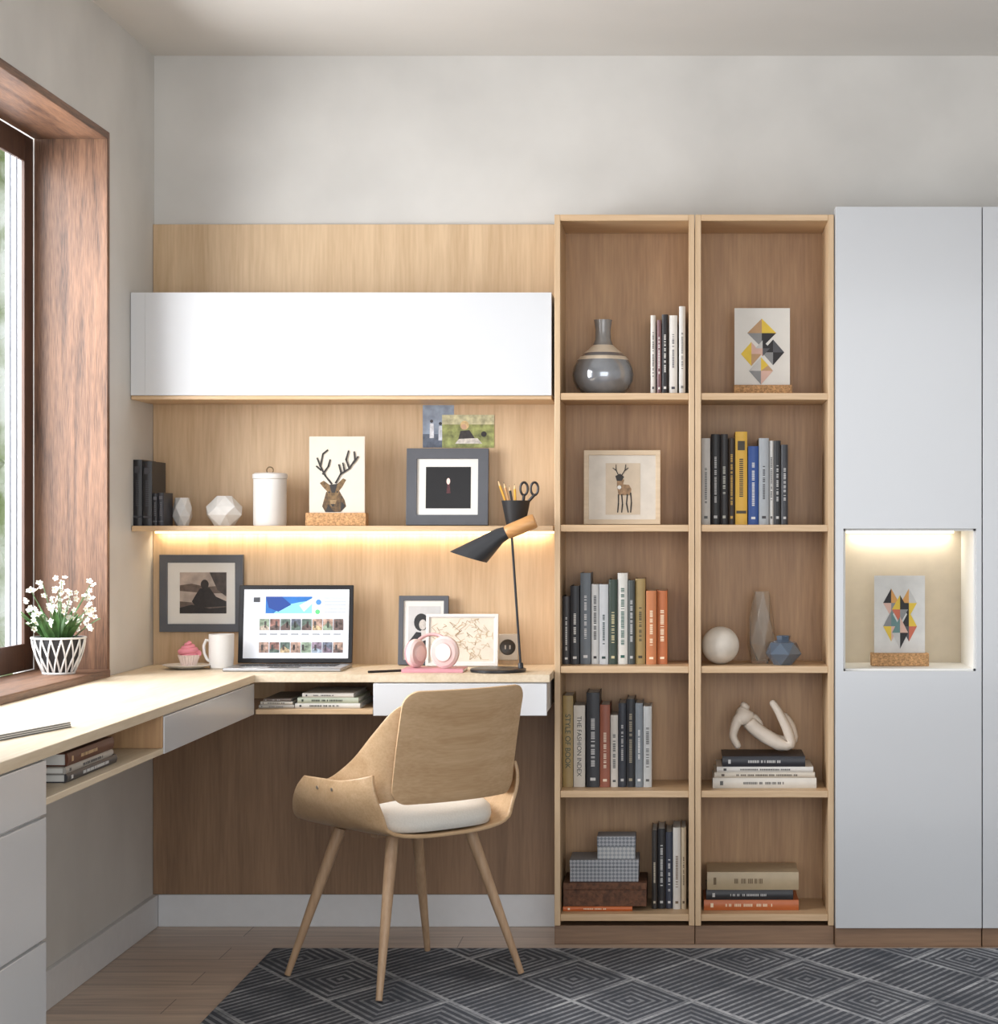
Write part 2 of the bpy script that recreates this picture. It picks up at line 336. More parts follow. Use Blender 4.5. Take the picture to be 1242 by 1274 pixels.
# ---------------------------------------------------------------- rug
def rug_mat():
    m=bpy.data.materials.new("rug_weave"); m.use_nodes=True; nt=m.node_tree; bs=nt.nodes["Principled BSDF"]; bs.inputs["Roughness"].default_value=1; bs.inputs["Specular IOR Level"].default_value=.1
    tc=nt.nodes.new("ShaderNodeTexCoord"); sp=nt.nodes.new("ShaderNodeSeparateXYZ"); nt.links.new(tc.outputs["Object"],sp.inputs[0])
    def mt(op,a,b_=None,c=None):
        n=nt.nodes.new("ShaderNodeMath"); n.operation=op
        for i,v in enumerate((a,b_,c)):
            if v is None: continue
            if isinstance(v,(int,float)): n.inputs[i].default_value=v
            else: nt.links.new(v,n.inputs[i])
        return n.outputs[0]
    x=mt('MULTIPLY',sp.outputs[0],1/.31); y=mt('MULTIPLY',sp.outputs[1],1/.50)
    uu=mt('ADD',x,y); vv=mt('SUBTRACT',x,y)
    fu=mt('FLOOR',uu); fv=mt('FLOOR',vv)
    par=mt('MODULO',mt('ABSOLUTE',fu),2.0)
    du=mt('ABSOLUTE',mt('SUBTRACT',mt('FRACT',uu),.5)); dv=mt('ABSOLUTE',mt('SUBTRACT',mt('FRACT',vv),.5))
    nest=mt('LESS_THAN',mt('FRACT',mt('MULTIPLY',mt('MAXIMUM',du,dv),11)),.42)
    sv=mt('LESS_THAN',mt('FRACT',mt('MULTIPLY',vv,10)),.40)
    st=mt('ADD',mt('MULTIPLY',nest,par),mt('MULTIPLY',sv,mt('SUBTRACT',1,par)))
    ed=mt('MAXIMUM',mt('LESS_THAN',mt('FRACT',uu),.05),mt('LESS_THAN',mt('FRACT',vv),.05))
    no=nt.nodes.new("ShaderNodeTexNoise"); no.inputs["Scale"].default_value=7; no.inputs["Detail"].default_value=10; nt.links.new(tc.outputs["Object"],no.inputs["Vector"])
    n3=nt.nodes.new("ShaderNodeTexNoise"); n3.inputs["Scale"].default_value=90; n3.inputs["Detail"].default_value=3; nt.links.new(tc.outputs["Object"],n3.inputs["Vector"])
    wear=mt('MULTIPLY_ADD',no.outputs["Fac"],2.2,-.4)
    wear=mt('MULTIPLY',wear,mt('MULTIPLY_ADD',n3.outputs["Fac"],1.6,.2))
    fac=mt('ADD',mt('MULTIPLY',mt('MAXIMUM',mt('MULTIPLY',st,.50),mt('MULTIPLY',ed,.85)),wear),mt('MULTIPLY',wear,.08))
    mx=nt.nodes.new("ShaderNodeMix"); mx.data_type='RGBA'; nt.links.new(fac,mx.inputs[0])
    mx.inputs[6].default_value=lin((68,72,80)); mx.inputs[7].default_value=lin((186,188,192))
    nt.links.new(mx.outputs[2],bs.inputs["Base Color"])
    n2=nt.nodes.new("ShaderNodeTexNoise"); n2.inputs["Scale"].default_value=400; nt.links.new(tc.outputs["Object"],n2.inputs["Vector"])
    bp=nt.nodes.new("ShaderNodeBump"); bp.inputs["Strength"].default_value=.5; bp.inputs["Distance"].default_value=.004; nt.links.new(n2.outputs["Fac"],bp.inputs["Height"]); nt.links.new(bp.outputs["Normal"],bs.inputs["Normal"])
    return m
RZ=.010
b=B(); b.box(-1.5,1.5,-1.15,1.15,0,RZ)
rg=b.obj("rug",rug_mat(),loc=(0.33,-0.372-1.15,0.0),bevel=.003); tag(rg,"charcoal area rug with pale diamond line pattern","rug")
# ---------------------------------------------------------------- text helper
def text_mesh(s):
    cu=bpy.data.curves.new("t",'FONT'); cu.body=s; cu.size=1
    ob=bpy.data.objects.new("t",cu); C.objects.link(ob)
    dg=bpy.context.evaluated_depsgraph_get(); me=bpy.data.meshes.new_from_object(ob.evaluated_get(dg))
    vs=[(v.co.x,v.co.y) for v in me.vertices]; fs=[tuple(p.vertices) for p in me.polygons]
    bpy.data.objects.remove(ob); bpy.data.curves.remove(cu); bpy.data.meshes.remove(me)
    return vs,fs
# ---------------------------------------------------------------- books
def book(x,y,z,T,L,W,col,mark,style='title',lying=False,label="book",group=None,rotz=0,tilt=0,text=None):
    """x = centre, y = spine front, z = base. T thickness, L length, W depth"""
    b=B(); pg=B()
    def put(bb,t0,t1,y0,y1,l0,l1,mi=0):
        if lying: bb.box(l0-L/2,l1-L/2,y0,y1,t0+T/2,t1+T/2,mi)
        else: bb.box(t0,t1,y0,y1,l0,l1,mi)
    c=.0022
    n=5; prof=[]
    for i in range(n+1):
        a=-1+2*i/n; prof.append((a*T/2, .0035*(a*a)))
    prof+= [(T/2,.007),(T/2-c,.007),(-T/2+c,.007),(-T/2,.007)]
    k=len(prof)
    def P(t_,y_,l_): return (l_-L/2,y_,t_+T/2) if lying else (t_,y_,l_)
    vs=[P(p[0],p[1],0) for p in prof]+[P(p[0],p[1],L) for p in prof]
    b.add(vs,[tuple(range(k)),tuple(range(k,2*k))]+[(i,(i+1)%k,k+(i+1)%k,k+i) for i in range(k)])
    put(b,-T/2,-T/2+c,.006,W,0,L); put(b,T/2-c,T/2,.006,W,0,L)
    put(pg,-T/2+c,T/2-c,.0075,W-.004,.003,L-.003)
    rnd=random.Random(int(x*1000)+int(z*777))
    if text:
        tv,tf=text_mesh(text); w=max(p[0] for p in tv); h=max(p[1] for p in tv)
        s1=min(L*.74/w,T*.5/h); off=(L-w*s1)/2
        if lying: vs=[P((p[1]-h/2)*s1,-.0006,off+p[0]*s1) for p in tv]
        else: vs=[P((p[1]-h/2)*s1,-.0006,L-off-p[0]*s1) for p in tv]
        b.add(vs,tf,1)
    elif style=='title':
        p=L*rnd.uniform(.2,.34); e=L*rnd.uniform(.62,.85); tw=rnd.uniform(.11,.18)
        while p<e:
            g=rnd.uniform(.0028,.005)
            if rnd.random()>.2: 
                hh=T*tw; put(b,-hh,hh,-.0006,.0035,p,p+g*.6,1)
            p+=g
        put(b,-T*.2,T*.2,-.0006,.003,L*.07,L*.10,1)
    elif style=='bands':
        put(b,-T*.3,T*.3,-.0007,.0035,L*.8,L*.9,1); put(b,-T*.42,T*.42,-.0003,.0035,L*.12,L*.15,1)
        p=L*.3
        while p<L*.7:
            put(b,-T*.16,T*.16,-.0006,.0035,p,p+.0035,1); p+=.006
    ob=b.obj("book",[M(col,.45,var=.05),M(mark,.5)],loc=(x,y,z),rot=(0,tilt,rotz))
    tag(ob,label,"book",group)
    pg.obj("pages",PAPER,ob)
    return ob
BD=.205
def row(specs,shelf,group,dep=.165):
    z=shelf+.0103
    for sp in specs:
        p0,p1,pt,col,mk,lab=sp[:6]; st=sp[6] if len(sp)>6 else 'title'; tx=sp[7] if len(sp)>7 else None
        x0,x1=X(p0,BD),X(p1,BD); T=x1-x0-.0006; dd=random.uniform(0,.012)
        if len(lab.split())<5: lab=lab+" on the bookcase shelf"
        book((x0+x1)/2,-BD+dd,z,T,Z(pt,BD)-z,dep,col,mk,st,False,lab,group,text=tx)
W_=(226,224,220)
row([(809.5,816,392,(212,208,201),(80,80,80),"thin white upright book"),(817.5,823,398,(120,88,92),W_,"thin muted purple upright book"),(823.5,831.5,391,(28,26,30),W_,"black upright book with white title"),(832.5,843,392,(214,212,208),(70,70,80),"white upright book"),(845,853,381,(200,200,198),(120,120,120),"tall pale grey upright book")],SH[0],"books beside the grey vase")
row([(700,709,742,(64,60,62),W_,"dark charcoal upright book"),(709.5,721,729,(44,46,52),W_,"black upright book with white title"),(722,735,713,(108,116,124),(220,220,220),"blue-grey upright book"),(735.5,745,727,(214,214,212),(40,40,44),"white upright book with black lettering"),(745.5,757,727,(204,208,212),(30,60,60),"white upright book with dark title"),(757.5,768,721,(50,66,56),(200,190,150),"dark green upright book"),(768.5,781,713,(218,216,210),(40,90,80),"tall white upright book with green title"),(781.5,790,722,(66,72,70),(190,190,190),"dark grey upright book"),(790.5,803,720,(156,132,82),(60,50,30),"olive yellow upright book"),(804,817,735,(190,118,72),(240,220,190),"orange upright book"),(817.5,830.5,735,(184,106,60),(240,220,190),"burnt orange upright book")],SH[2],"books on the middle shelf of the bookcase")
row([(700,713,866,(160,136,88),(56,70,56),"ochre upright book with green lettering",'title',"STYLE OF BOOK"),(713.5,728,878,(212,205,194),(60,60,60),"cream upright book with a fashion title",'title',"THE FASHION INDEX"),(729.5,746,862,(42,44,50),(200,200,200),"dark upright book with grey title"),(746.5,759,877,(150,88,68),(230,210,190),"red-brown upright book"),(759.5,769,890,(210,204,196),(80,80,80),"white upright book"),(769.5,779,875,(46,50,60),(190,190,190),"navy upright book"),(779.5,790,870,(34,36,42),(160,150,130),"black upright book"),(790.5,800,875,(130,138,146),(230,230,230),"blue-grey upright book"),(800.5,811,879,(198,200,200),(90,90,90),"pale grey upright book")],SH[3],"books on the lower shelf of the bookcase")
row([(811,818,1034,(52,48,46),(200,190,170),"dark brown upright book"),(818.5,828,1032,(34,34,38),(200,200,200),"black upright book"),(828.5,837,1036,(58,62,76),(210,210,210),"dark blue upright book"),(837.5,847,1030,(214,210,204),(120,100,80),"white upright book"),(847.5,854,1030,(200,184,158),(90,70,50),"tan upright book")],SH[4],"upright books on the bottom shelf")
row([(873,884,545,(200,197,192),(90,90,90),"pale grey upright book"),(885,896,540,(30,30,32),(190,190,190),"black upright book"),(896.5,906,540,(44,42,44),(190,190,180),"charcoal upright book"),(906.5,914.5,545,(52,40,30),(212,170,80),"dark brown upright book with gold title"),(915,930,537,(220,174,64),(60,52,36),"bright yellow upright book",'bands'),(931,944,555,(40,76,144),(220,220,220),"blue upright book"),(944.5,957,545,(168,174,180),(60,60,64),"grey upright book"),(957.5,963,548,(212,212,210),(80,80,80),"thin white upright book"),(963.5,972,548,(30,32,36),(190,190,190),"black upright book"),(972.5,981,553,(52,54,60),(190,190,190),"slate upright book")],SH[1],"books on the upper shelf of the bookcase")
def stack(specs,zbase,group,yf,d,dep=.2):
    z=zbase
    for (p0,p1,th,col,mk,lab,rz) in specs:
        L=(p1-p0)/sc(d); book(X((p0+p1)/2,d),yf,z,th,L,dep,col,mk,'title',True,lab,group,rotz=rz); z+=th+.0003
    return z
zt4=stack([(887,1016,.030,(214,210,202),(90,90,90),"thick white book lying flat under the figurine",0),(889,1014,.016,(206,198,185),(90,80,70),"cream book lying flat under the figurine",.0),(892,1012,.016,(216,214,210),(60,60,60),"white book lying flat under the figurine",.0),(899,1002,.030,(40,42,50),(200,200,200),"dark navy book lying flat under the figurine",.0)],SH[3]+.0103,"stacked books under the figurine",-.225,.22,.19)
stack([(876,994,.030,(190,104,56),(240,220,190),"orange book lying flat at the stack base",0),(879,987,.029,(42,42,46),(190,190,190),"black book lying flat in the stack",0),(880,994,.052,(178,160,130),(110,90,60),"thick tan book lying flat on top",.0)],SH[4]+.0103,"stacked books on the bottom shelf",-.22,.22,.17)
stack([(701,787,.014,(196,104,52),(240,220,190),"orange book lying flat under the boxes",0)],SH[4]+.0103,"books under the boxes",-.235,.22,.20)
stack([(322,366,.010,(180,176,170),(90,90,90),"grey magazine lying in the desk compartment",.0),(324,364,.009,(206,200,190),(90,90,90),"pale magazine lying in the desk compartment",.0),(328,362,.008,(120,110,104),(200,200,200),"brown magazine lying in the desk compartment",.0)],ZU0+.0143,"magazines in the desk compartment",-.42,.42,.25)
stack([(367,448,.014,(210,208,203),(60,60,60),"white book lying in the desk compartment",0),(370,446,.016,(178,186,168),(50,60,50),"pale green book lying in the desk compartment",0),(376,440,.012,(214,210,203),(60,60,60),"cream book lying in the desk compartment",0)],ZU0+.0143,"books in the desk compartment",-.42,.42,.25)
zz=ZU0+.0143
for (dc,L,th,col,mk,lab) in [(1.92,.36,.018,(60,60,64),(200,200,200),"black book lying in the window-wing compartment"),(1.94,.34,.014,(170,166,160),(90,90,90),"grey book lying in the window-wing compartment"),(1.93,.33,.026,(96,56,40),(200,170,130),"red-brown book lying in the window-wing compartment")]:
    book(-1.235,-dc,zz,th,L,.22,col,mk,'title',True,lab,"books in the window-wing compartment",rotz=math.radians(90)); zz+=th+.0003
def sbook(p0,p1,pt,col,lab,d=.24,dep=.16,mk=(90,90,96)):
    x0,x1=X(p0,d),X(p1,d); book((x0+x1)/2,-d,SHZ+.0003,x1-x0-.0006,Z(pt,d)-SHZ,dep,col,mk,'bands',False,lab,"black books on the wall shelf")
sbook(165,176.5,572,(26,26,30),"tall black upright book by the wall",mk=(50,50,56)); sbook(177,189,574,(34,34,38),"tall dark charcoal upright book",mk=(60,60,66))
sbook(189.5,196,614,(30,30,36),"small black upright book on the wall shelf",dep=.11); sbook(196.5,203.5,613,(46,46,54),"small dark grey upright book",dep=.11)
b=B(); 
for i in range(6): b.box(-.105+.0005*i,.105-.0005*i,-.15,.15,.002*i,.002*i+.0018,0 if i%2==0 else 1)
b.box(-.08,.0,.02,.12,.0118,.0121,2); b.box(-.08,.08,-.12,-.04,.0118,.0121,1)
mg=b.obj("magazine",[M((90,92,98),.35),PAPER,M((190,190,195),.4)],loc=(-1.405,-2.08,DZ+.0003),rot=(0,0,math.radians(-12))); tag(mg,"dark-covered magazine lying on the desk by the window","magazine")
# ---------------------------------------------------------------- flat art helper
class Art:
    """flat layered picture on the XZ plane, facing -y; coordinates are photo measures turned to metres"""
    def __init__(s,pcx,pb,d): s.b=B(); s.mats=[]; s.k=0; s.pcx=pcx; s.pb=pb; s.s=sc(d)
    def L(s,p): return ((p[0]-s.pcx)/s.s,(s.pb-p[1])/s.s)
    def mi(s,m):
        if m not in s.mats: s.mats.append(m)
        return s.mats.index(m)
    def poly(s,pts,m,up=True):
        if up: s.k+=1
        y=-.0002*s.k
        s.b.add([(s.L(p)[0],y,s.L(p)[1]) for p in pts],[tuple(range(len(pts)))],s.mi(m))
    def rect(s,x0,x1,y0,y1,m,up=True): s.poly([(x0,y1),(x1,y1),(x1,y0),(x0,y0)],m,up)
    def stroke(s,pts,w,m):
        for i in range(len(pts)-1):
            a=Vector(pts[i]); c=Vector(pts[i+1]); t=(c-a).normalized(); n=Vector((-t.y,t.x))*w/2
            a2=a-t*w*.2; c2=c+t*w*.2
            s.poly([tuple(a2+n),tuple(a2-n),tuple(c2-n*.8),tuple(c2+n*.8)],m,i==0)
    def disc(s,cx,cy,r,m,ry=None,n=18):
        ry=ry or r
        s.poly([(cx+r*math.cos(2*math.pi*i/n),cy+ry*math.sin(2*math.pi*i/n)) for i in range(n)],m)
    def diamond(s,cx,cy,hw,hh,tl,tr,br,bl):
        c=(cx,cy);T=(cx,cy-hh);R=(cx+hw,cy);Bt=(cx,cy+hh);Lf=(cx-hw,cy)
        s.k+=1
        for tri,m in (((T,c,Lf),tl),((T,R,c),tr),((c,R,Bt),br),((Lf,c,Bt),bl)): s.poly(tri,m,False)
    def make(s,name,parent,y): 
        o=s.b.obj(name,s.mats,parent,(0,y,0),smooth=False,norm=False)
        return o
def print_stand(label,px0,px1,py0,pyb,d,zb,cx0,cx1,cyt,draw,card=PAPER):
    pc=(cx0+cx1)/2; s=sc(d)
    u=thing("art_print",label,"art print",(X(pc,d),-d,zb+.0003))
    hb=(pyb-cyt)/s; w=(cx1-cx0)/s
    b=B(); 
    b.box(-w/2,w/2,-.025,-.002,0,hb); b.box(-w/2,w/2,.0025,.025,0,hb); b.box(-w/2,w/2,-.002,.0025,0,hb*.35)
    b.obj("cork_base",CORK,u,bevel=.0015)
    a0,a1=(px0-pc)/s,(px1-pc)/s
    b=B(); b.box(a0,a1,-.0012,.0018,hb*.36,(pyb-py0)/s); b.obj("card",card,u)
    A=Art(pc,pyb,d); draw(A); A.make("picture",u,-.0014)
    return u
GOLD=M((112,88,56),.6,var=.55,scale=90); DKG=M((46,42,40),.6); MUZ=M((150,124,88),.6,var=.3,scale=60)
def deer_head(A):
    A.rect(385,453,544,637,CREAM)
    A.poly([(406,612),(422,610),(429,622),(431,630),(424,637),(405,637),(401,630)],M((92,70,44),.6,var=.6,scale=110))
    A.poly([(398,601),(403,598),(410,603),(420,602),(427,595),(431,597),(426,606),(422,611),(420,621),(416,630),(411,630),(409,620),(407,611),(402,606)],GOLD)
    A.poly([(410,603),(420,602),(417,613),(413,613)],DKG); A.poly([(411,622),(419,622),(416,630),(412,630)],MUZ); A.poly([(412,627),(417,627),(416,630),(413,630)],DKG)
    A.disc(409.8,612.5,1.1,DKG,n=8); A.disc(420,612,1.1,DKG,n=8)
    A.poly([(405,637),(409,627),(413,634),(418,637)],DKG); A.poly([(424,637),(425,624),(430,629)],DKG)
    for st in ([(413,602),(405,592),(399,580),(402,565),(408,560)],[(399,580),(395,570)],[(402,590),(409,580),(411,572)],[(400,585),(394,580)],
               [(418,601),(424,590),(435,583),(442,572),(441,562)],[(435,583),(431,572),(434,561)],[(425,589),(422,578)],[(440,576),(446,568)],[(429,586),(427,576)]):
        A.stroke(st,2.4,DKG)
print_stand("deer head art print held in a cork stand",385,454,543,654,.14,SHZ,382,457,638,deer_head,card=CREAM)
YEL=M((228,196,70),.6); PNK=M((218,182,168),.6); GRYA=M((140,142,144),.6); GR2=M((200,200,198),.6); BLKA=M((40,38,42),.6); DGA=M((84,86,92),.6); TANA=M((190,154,116),.6); TEAL=M((104,140,140),.6); REDA=M((204,110,86),.6); ORA=M((216,160,92),.6)
def geo1(A):
    A.diamond(948,411,18,18,TANA,YEL,BLKA,GRYA)
    A.diamond(935,437,13,15,YEL,PNK,TANA,YEL)
    A.diamond(962,435,14,16,BLKA,DGA,BLKA,GRYA)
    A.diamond(949,430,9,10,GR2,BLKA,DGA,PNK)
    A.diamond(947,458,15,17,GR2,TANA,PNK,GRYA)
    A.poly([(947,441),(956,451),(947,458)],YEL)
print_stand("geometric diamond art print held in a cork stand",914,983,380,489,.14,SH[0]+.0102,913,985,476,geo1)
def geo2(A):
    A.diamond(1109,749,10,18,BLKA,ORA,GRYA,PNK)
    A.diamond(1131,749,10,18,ORA,GR2,YEL,BLKA)
    A.diamond(1120,757,10,18,YEL,BLKA,GRYA,REDA)
    A.diamond(1109,778,10,19,GRYA,TEAL,PNK,YEL)
    A.diamond(1131,778,10,19,BLKA,YEL,REDA,DGA)
    A.diamond(1120,786,10,20,TEAL,PNK,BLKA,GR2)
print_stand("harlequin diamond art print in a cork stand",1088,1151,715,827,.18,NZ0,1084,1155,811,geo2,card=M((218,218,216),.6))
def pframe(name,label,px0,px1,py0,py1,d,zb,fw,fmat,draw,tilt=0.0,board=PAPER,depth=.018):
    pc=(px0+px1)/2; s=sc(d); w=(px1-px0)/s; h=(py1-py0)/s; f=fw/s
    if zb is None: zb=Z(py1,d)
    u=thing(name,label,"picture frame",(X(pc,d),-d,zb),(-tilt,0,0))
    b=B(); Y0,Y1=-depth,0
    O=[(-w/2,0),(w/2,0),(w/2,h),(-w/2,h)]; I=[(-w/2+f,f),(w/2-f,f),(w/2-f,h-f),(-w/2+f,h-f)]
    vs=[(x,Y0,z) for x,z in O+I]+[(x,Y1,z) for x,z in O+I]; fs=[]
    for i in range(4):
        j=(i+1)%4; fs+=[(i,j,4+j,4+i),(8+i,12+i,12+j,8+j),(i,8+i,8+j,j),(4+i,4+j,12+j,12+i)]
    b.add(vs,fs); b.obj("frame",fmat,u,bevel=.0012,smooth=False)
    b=B(); b.box(-w/2+f,w/2-f,-depth+.006,-.001,f,h-f); b.obj("mat_board",board,u)
    A=Art(pc,py1,d); draw(A); A.make("picture",u,-depth+.0057)
    return u
SEP=M((34,28,28),.5,var=.5,scale=60); SEPL=M((176,162,152),.5,var=.3,scale=26); SEPM=M((98,84,76),.5,var=.45,scale=50)
def ph1(A):
    A.rect(225,283,712,763,SEPL); A.poly([(225,763),(225,748),(250,750),(283,752),(283,763)],SEPM)
    A.poly([(225,735),(225,728),(240,726),(258,730),(283,728),(283,738),(258,738)],SEPM)
    A.disc(256,727,5,SEP,6); A.poly([(246,738),(250,732),(262,731),(270,742),(283,748),(283,754),(246,756),(240,748)],SEP); A.poly([(262,712),(283,712),(283,742),(272,734)],M((66,56,52),.5,var=.5,scale=50)); A.poly([(225,756),(240,752),(262,757),(283,755),(283,763),(225,763)],SEP)
pframe("picture_frame","grey frame with a sepia landscape photo hung above the desk",200,304,690,786,.0185,None,10,GREYF,ph1)
pframe("picture_frame","dark grey frame with a nearly black portrait photo",506,608,557,653,.06,SHZ+.0004,13,GREYF,lambda A:(A.rect(530,586,580,632,M((12,10,14),.35)),A.disc(558,598,2.2,M((240,200,190),.4,emis=.3),4),A.poly([(557,602),(559.5,602),(561,613),(555.5,613)],M((80,38,44),.5,var=.5,scale=100))),tilt=math.radians(5))
def ph3(A):
    A.rect(508,548,756,822,M((200,200,200),.5)); A.disc(524,776,9,M((36,36,38),.5,var=.5,scale=120),11); A.disc(526,779,4.6,M((200,194,188),.5,var=.2,scale=120),6.5)
    A.poly([(508,822),(509,800),(518,788),(534,790),(544,806),(546,822)],M((34,34,38),.5,var=.5,scale=90)); A.poly([(524,786),(530,786),(533,797),(525,800)],M((210,206,202),.5))
pframe("picture_frame","small grey frame with a monochrome portrait on the desk",496,558,743,829,.06,DZ+.0004,6,GREYF,ph3,tilt=math.radians(7))
def ph4(A):
    A.rect(536,614,769,823,M((222,212,196),.5))
    r=random.Random(3)
    for i in range(46):
        x=r.uniform(538,606); y=r.uniform(771,816); pts=[(x,y)]
        for j in range(4):
            x=min(613,max(537,x+r.uniform(-8,9))); y=min(821,max(770,y+r.uniform(-7,7))); pts.append((x,y))
        A.k=2+i%5; A.stroke(pts,.6,M((196,176,144),.5) if i%3 else M((170,146,112),.5))
pframe("picture_frame","white frame with a golden line-pattern print on the desk",530,620,764,829,.115,DZ+.0004,4,WHITE_MATT,ph4,tilt=math.radians(8),depth=.014)
DEERB=M((150,120,90),.6,var=.4,scale=90)
def ph5(A):
    A.rect(754,797,576,640,M((206,190,168),.6)); 
    A.poly([(768,604),(774,602),(783,603),(786,608),(785,616),(770,616)],DEERB)
    A.poly([(768,606),(768,596),(773,593),(777,597),(775,606)],DEERB); A.poly([(766,592),(772,589),(777,593),(774,598),(768,598)],DKG)
    for st in ([(770,615),(770,626),(769,637)],[(774,615),(775,627),(774,637)],[(781,615),(780,626),(782,637)],[(785,613),(786,625),(785,637)]): A.stroke(st,1.8,DKG)
    for st in ([(770,591),(767,585),(767,578)],[(768,586),(763,582)],[(774,591),(778,585),(779,578)],[(777,586),(782,582)]): A.stroke(st,1.2,DKG)
    A.disc(771,606,2.4,PAPER)
pframe("picture_frame","pale oak box frame with a standing deer print",727,822,560,652,.14,SH[1]+.0103,6,WOOD("pale_frame",(206,184,154),(222,203,176),'x'),ph5,tilt=math.radians(2),depth=.03,board=M((218,211,200),.6))
A=Art(545,557,.02); A.rect(526,565,504,557,M((140,152,170),.5,var=.35,scale=30)); A.rect(526,565,540,557,M((92,100,116),.5,var=.4,scale=50)); A.disc(537,524,2.0,M((60,56,60),.5)); A.poly([(535,527),(539.5,527),(540,545),(534.5,545)],M((214,216,222),.5,var=.3,scale=90)); A.disc(548,527,2.0,M((40,40,50),.5)); A.poly([(546,530),(550.5,530),(551,548),(545.5,548)],M((196,200,210),.5,var=.3,scale=90))
o=A.make("postcard",None,0); o.location=(X(545,.02),-.0181,Z(557,.02)); tag(o,"blue-grey postcard with two figures pinned on the oak panel","postcard")
A=Art(583,557,.024); A.rect(550,615,516,557,M((140,146,88),.5,var=.6,scale=45)); A.rect(550,615,516,528,M((190,186,150),.5,var=.5,scale=40)); A.disc(578,529,5.5,M((206,178,128),.5,var=.3,scale=90)); A.disc(577,531,3.4,M((200,160,130),.5)); A.poly([(570,547),(573,536),(584,535),(592,547)],M((50,44,44),.5,var=.5,scale=80)); A.poly([(566,552),(571,546),(594,545),(600,552)],M((204,198,190),.5,var=.3,scale=80)); A.disc(602,540,3.5,M((40,36,34),.5))
o=A.make("postcard",None,0); o.location=(X(583,.024),-.0195,Z(557,.024)); tag(o,"green postcard of a child sitting in a meadow","postcard")
# ---------------------------------------------------------------- shelf ornaments
d=.13; s=sc(d)
CER=M((222,220,216),.3,coat=.3)
b=B(); b.facet([(.019,0,0),(.030,.028,1),(.028,.055,0),(.021,.083,1),(.017,.083,1),(.022,.055,1),(.015,.02,1)],6)
o=b.obj("faceted_vase",CER,loc=(X(227,d),-d,SHZ+.0003),smooth=False); tag(o,"small white faceted ceramic vase on the wall shelf","vase")
b=B(); r=24/s; h=37/s
b.facet([(r*.5,0,0),(r*.98,h*.36,1),(r*.92,h*.64,0),(r*.42,h,1),(r*.34,h*.99,1),(r*.5,h*.6,1),(r*.3,h*.1,1)],6)
o=b.obj("faceted_bowl",CER,loc=(X(279,d),-d,SHZ+.0003),smooth=False,rot=(0,0,.3)); tag(o,"white faceted ceramic bowl on the wall shelf","bowl")
u=thing("canister","white ceramic canister with a knobbed lid","canister",(X(336,.13),-.13,SHZ+.0003))
r=20.5/s; h=58/s
b=B(); b.lathe([(r*.96,0),(r,.003),(r,h)],40); b.obj("body",WHITE_MATT,u)
b=B(); b.lathe([(r*1.0,h+.0003),(r*1.05,h+.002),(r*1.05,h+.014),(r*.9,h+.018),(0,h+.020)],40); b.obj("lid",WHITE_MATT,u)
b=B(); b.tube([(math.cos(a)*.010,0,h+.026+math.sin(a)*.010) for a in [2*math.pi*i/20 for i in range(20)]],.0017,8,closed=True); b.obj("ring_handle",M((120,100,70),.4,metal=.6),u)
d=.12; s=sc(d); cxp=X(642,d)
u=thing("pencil_cup","black tapered pencil cup on the wall shelf","cup",(cxp,-d,SHZ+.0003))
b=B(); b.lathe([(.028,0),(.043,.075),(.0405,.075),(.026,.004),(0,.004)],32); b.obj("cup_body",M((30,31,34),.5),u)
def stick(px0,py0,px1,py1,col,name,label,cat,dy,r=.0035,tip=(226,196,150)):
    b=B(); p=Vector((X(px0,d),-d+dy,SHZ+.012)); q=Vector((X(px1,d),-d+dy*1.3,Z(py1,d)))
    t=(q-p); b.tube([Vector((0,0,0)),t*.86],r,6,0); b.tube([t*.86,t*.97],[r,r*.3],6,1); b.tube([t*.97,t],[r*.3,r*.08],6,2)
    o=b.obj(name,[M(col,.4),M(tip,.6),BLACK],loc=p,angle=50); tag(o,label,cat,"pencils in the black cup")
stick(638,0,619,597,(222,166,60),"pencil","yellow pencil standing in the black cup","pencil",.010)
stick(640,0,627,600,(196,150,100),"pencil","natural wood pencil standing in the black cup","pencil",-.006)
stick(641,0,633,604,(40,40,44),"pencil","black pencil standing in the black cup","pencil",.016)
stick(643,0,641,602,(226,170,60),"pencil","yellow pencil standing in the black cup","pencil",-.016)
u=thing("scissors","black-handled scissors standing in the black cup","scissors",(cxp+.004,-d+.004,SHZ+.014))
for sg,cx in ((-1,X(652,d)-cxp),(1,X(665,d)-cxp)):
    zc=Z(608,d)-SHZ-.014
    b=B(); b.tube([(cx-.004+math.cos(a)*.011,0,zc+math.sin(a)*.019) for a in [2*math.pi*i/20 for i in range(20)]],.0036,8,closed=True)
    b.tube([(cx-.004,0,zc-.018),(sg*-.003+.012,0,.03),(.0+.004,0,.002)],[.0045,.0045,.002],8); b.obj("handle",BLACKMET,u)
# ---------------------------------------------------------------- vase on bookcase
VG=M((140,144,150),.1,metal=.45,var=.25,scale=14,coat=.8); VC=M((214,200,180),.4,var=.12); VT=M((138,136,134),.25,metal=.2,var=.12)
prof=[(.046,0),(.060,.004),(.078,.020),(.088,.042),(.091,.062),(.087,.084),(.077,.104),(.068,.115),(.058,.125),(.045,.135),(.030,.149),(.0235,.166),(.0225,.195),(.027,.224),(.023,.224),(.018,.19),(.016,.15)]
mis=[0,0,0,0,0,0,1,0,1,1,2,2,2,2,2,2,2]
b=B(); b.lathe(prof,48,mis=mis); o=b.obj("vase",[VG,VC,VT],loc=(X(750.5,.15),-.15,SH[0]+.0103),angle=60); tag(o,"grey glazed bottle vase with a cream shoulder band","vase")
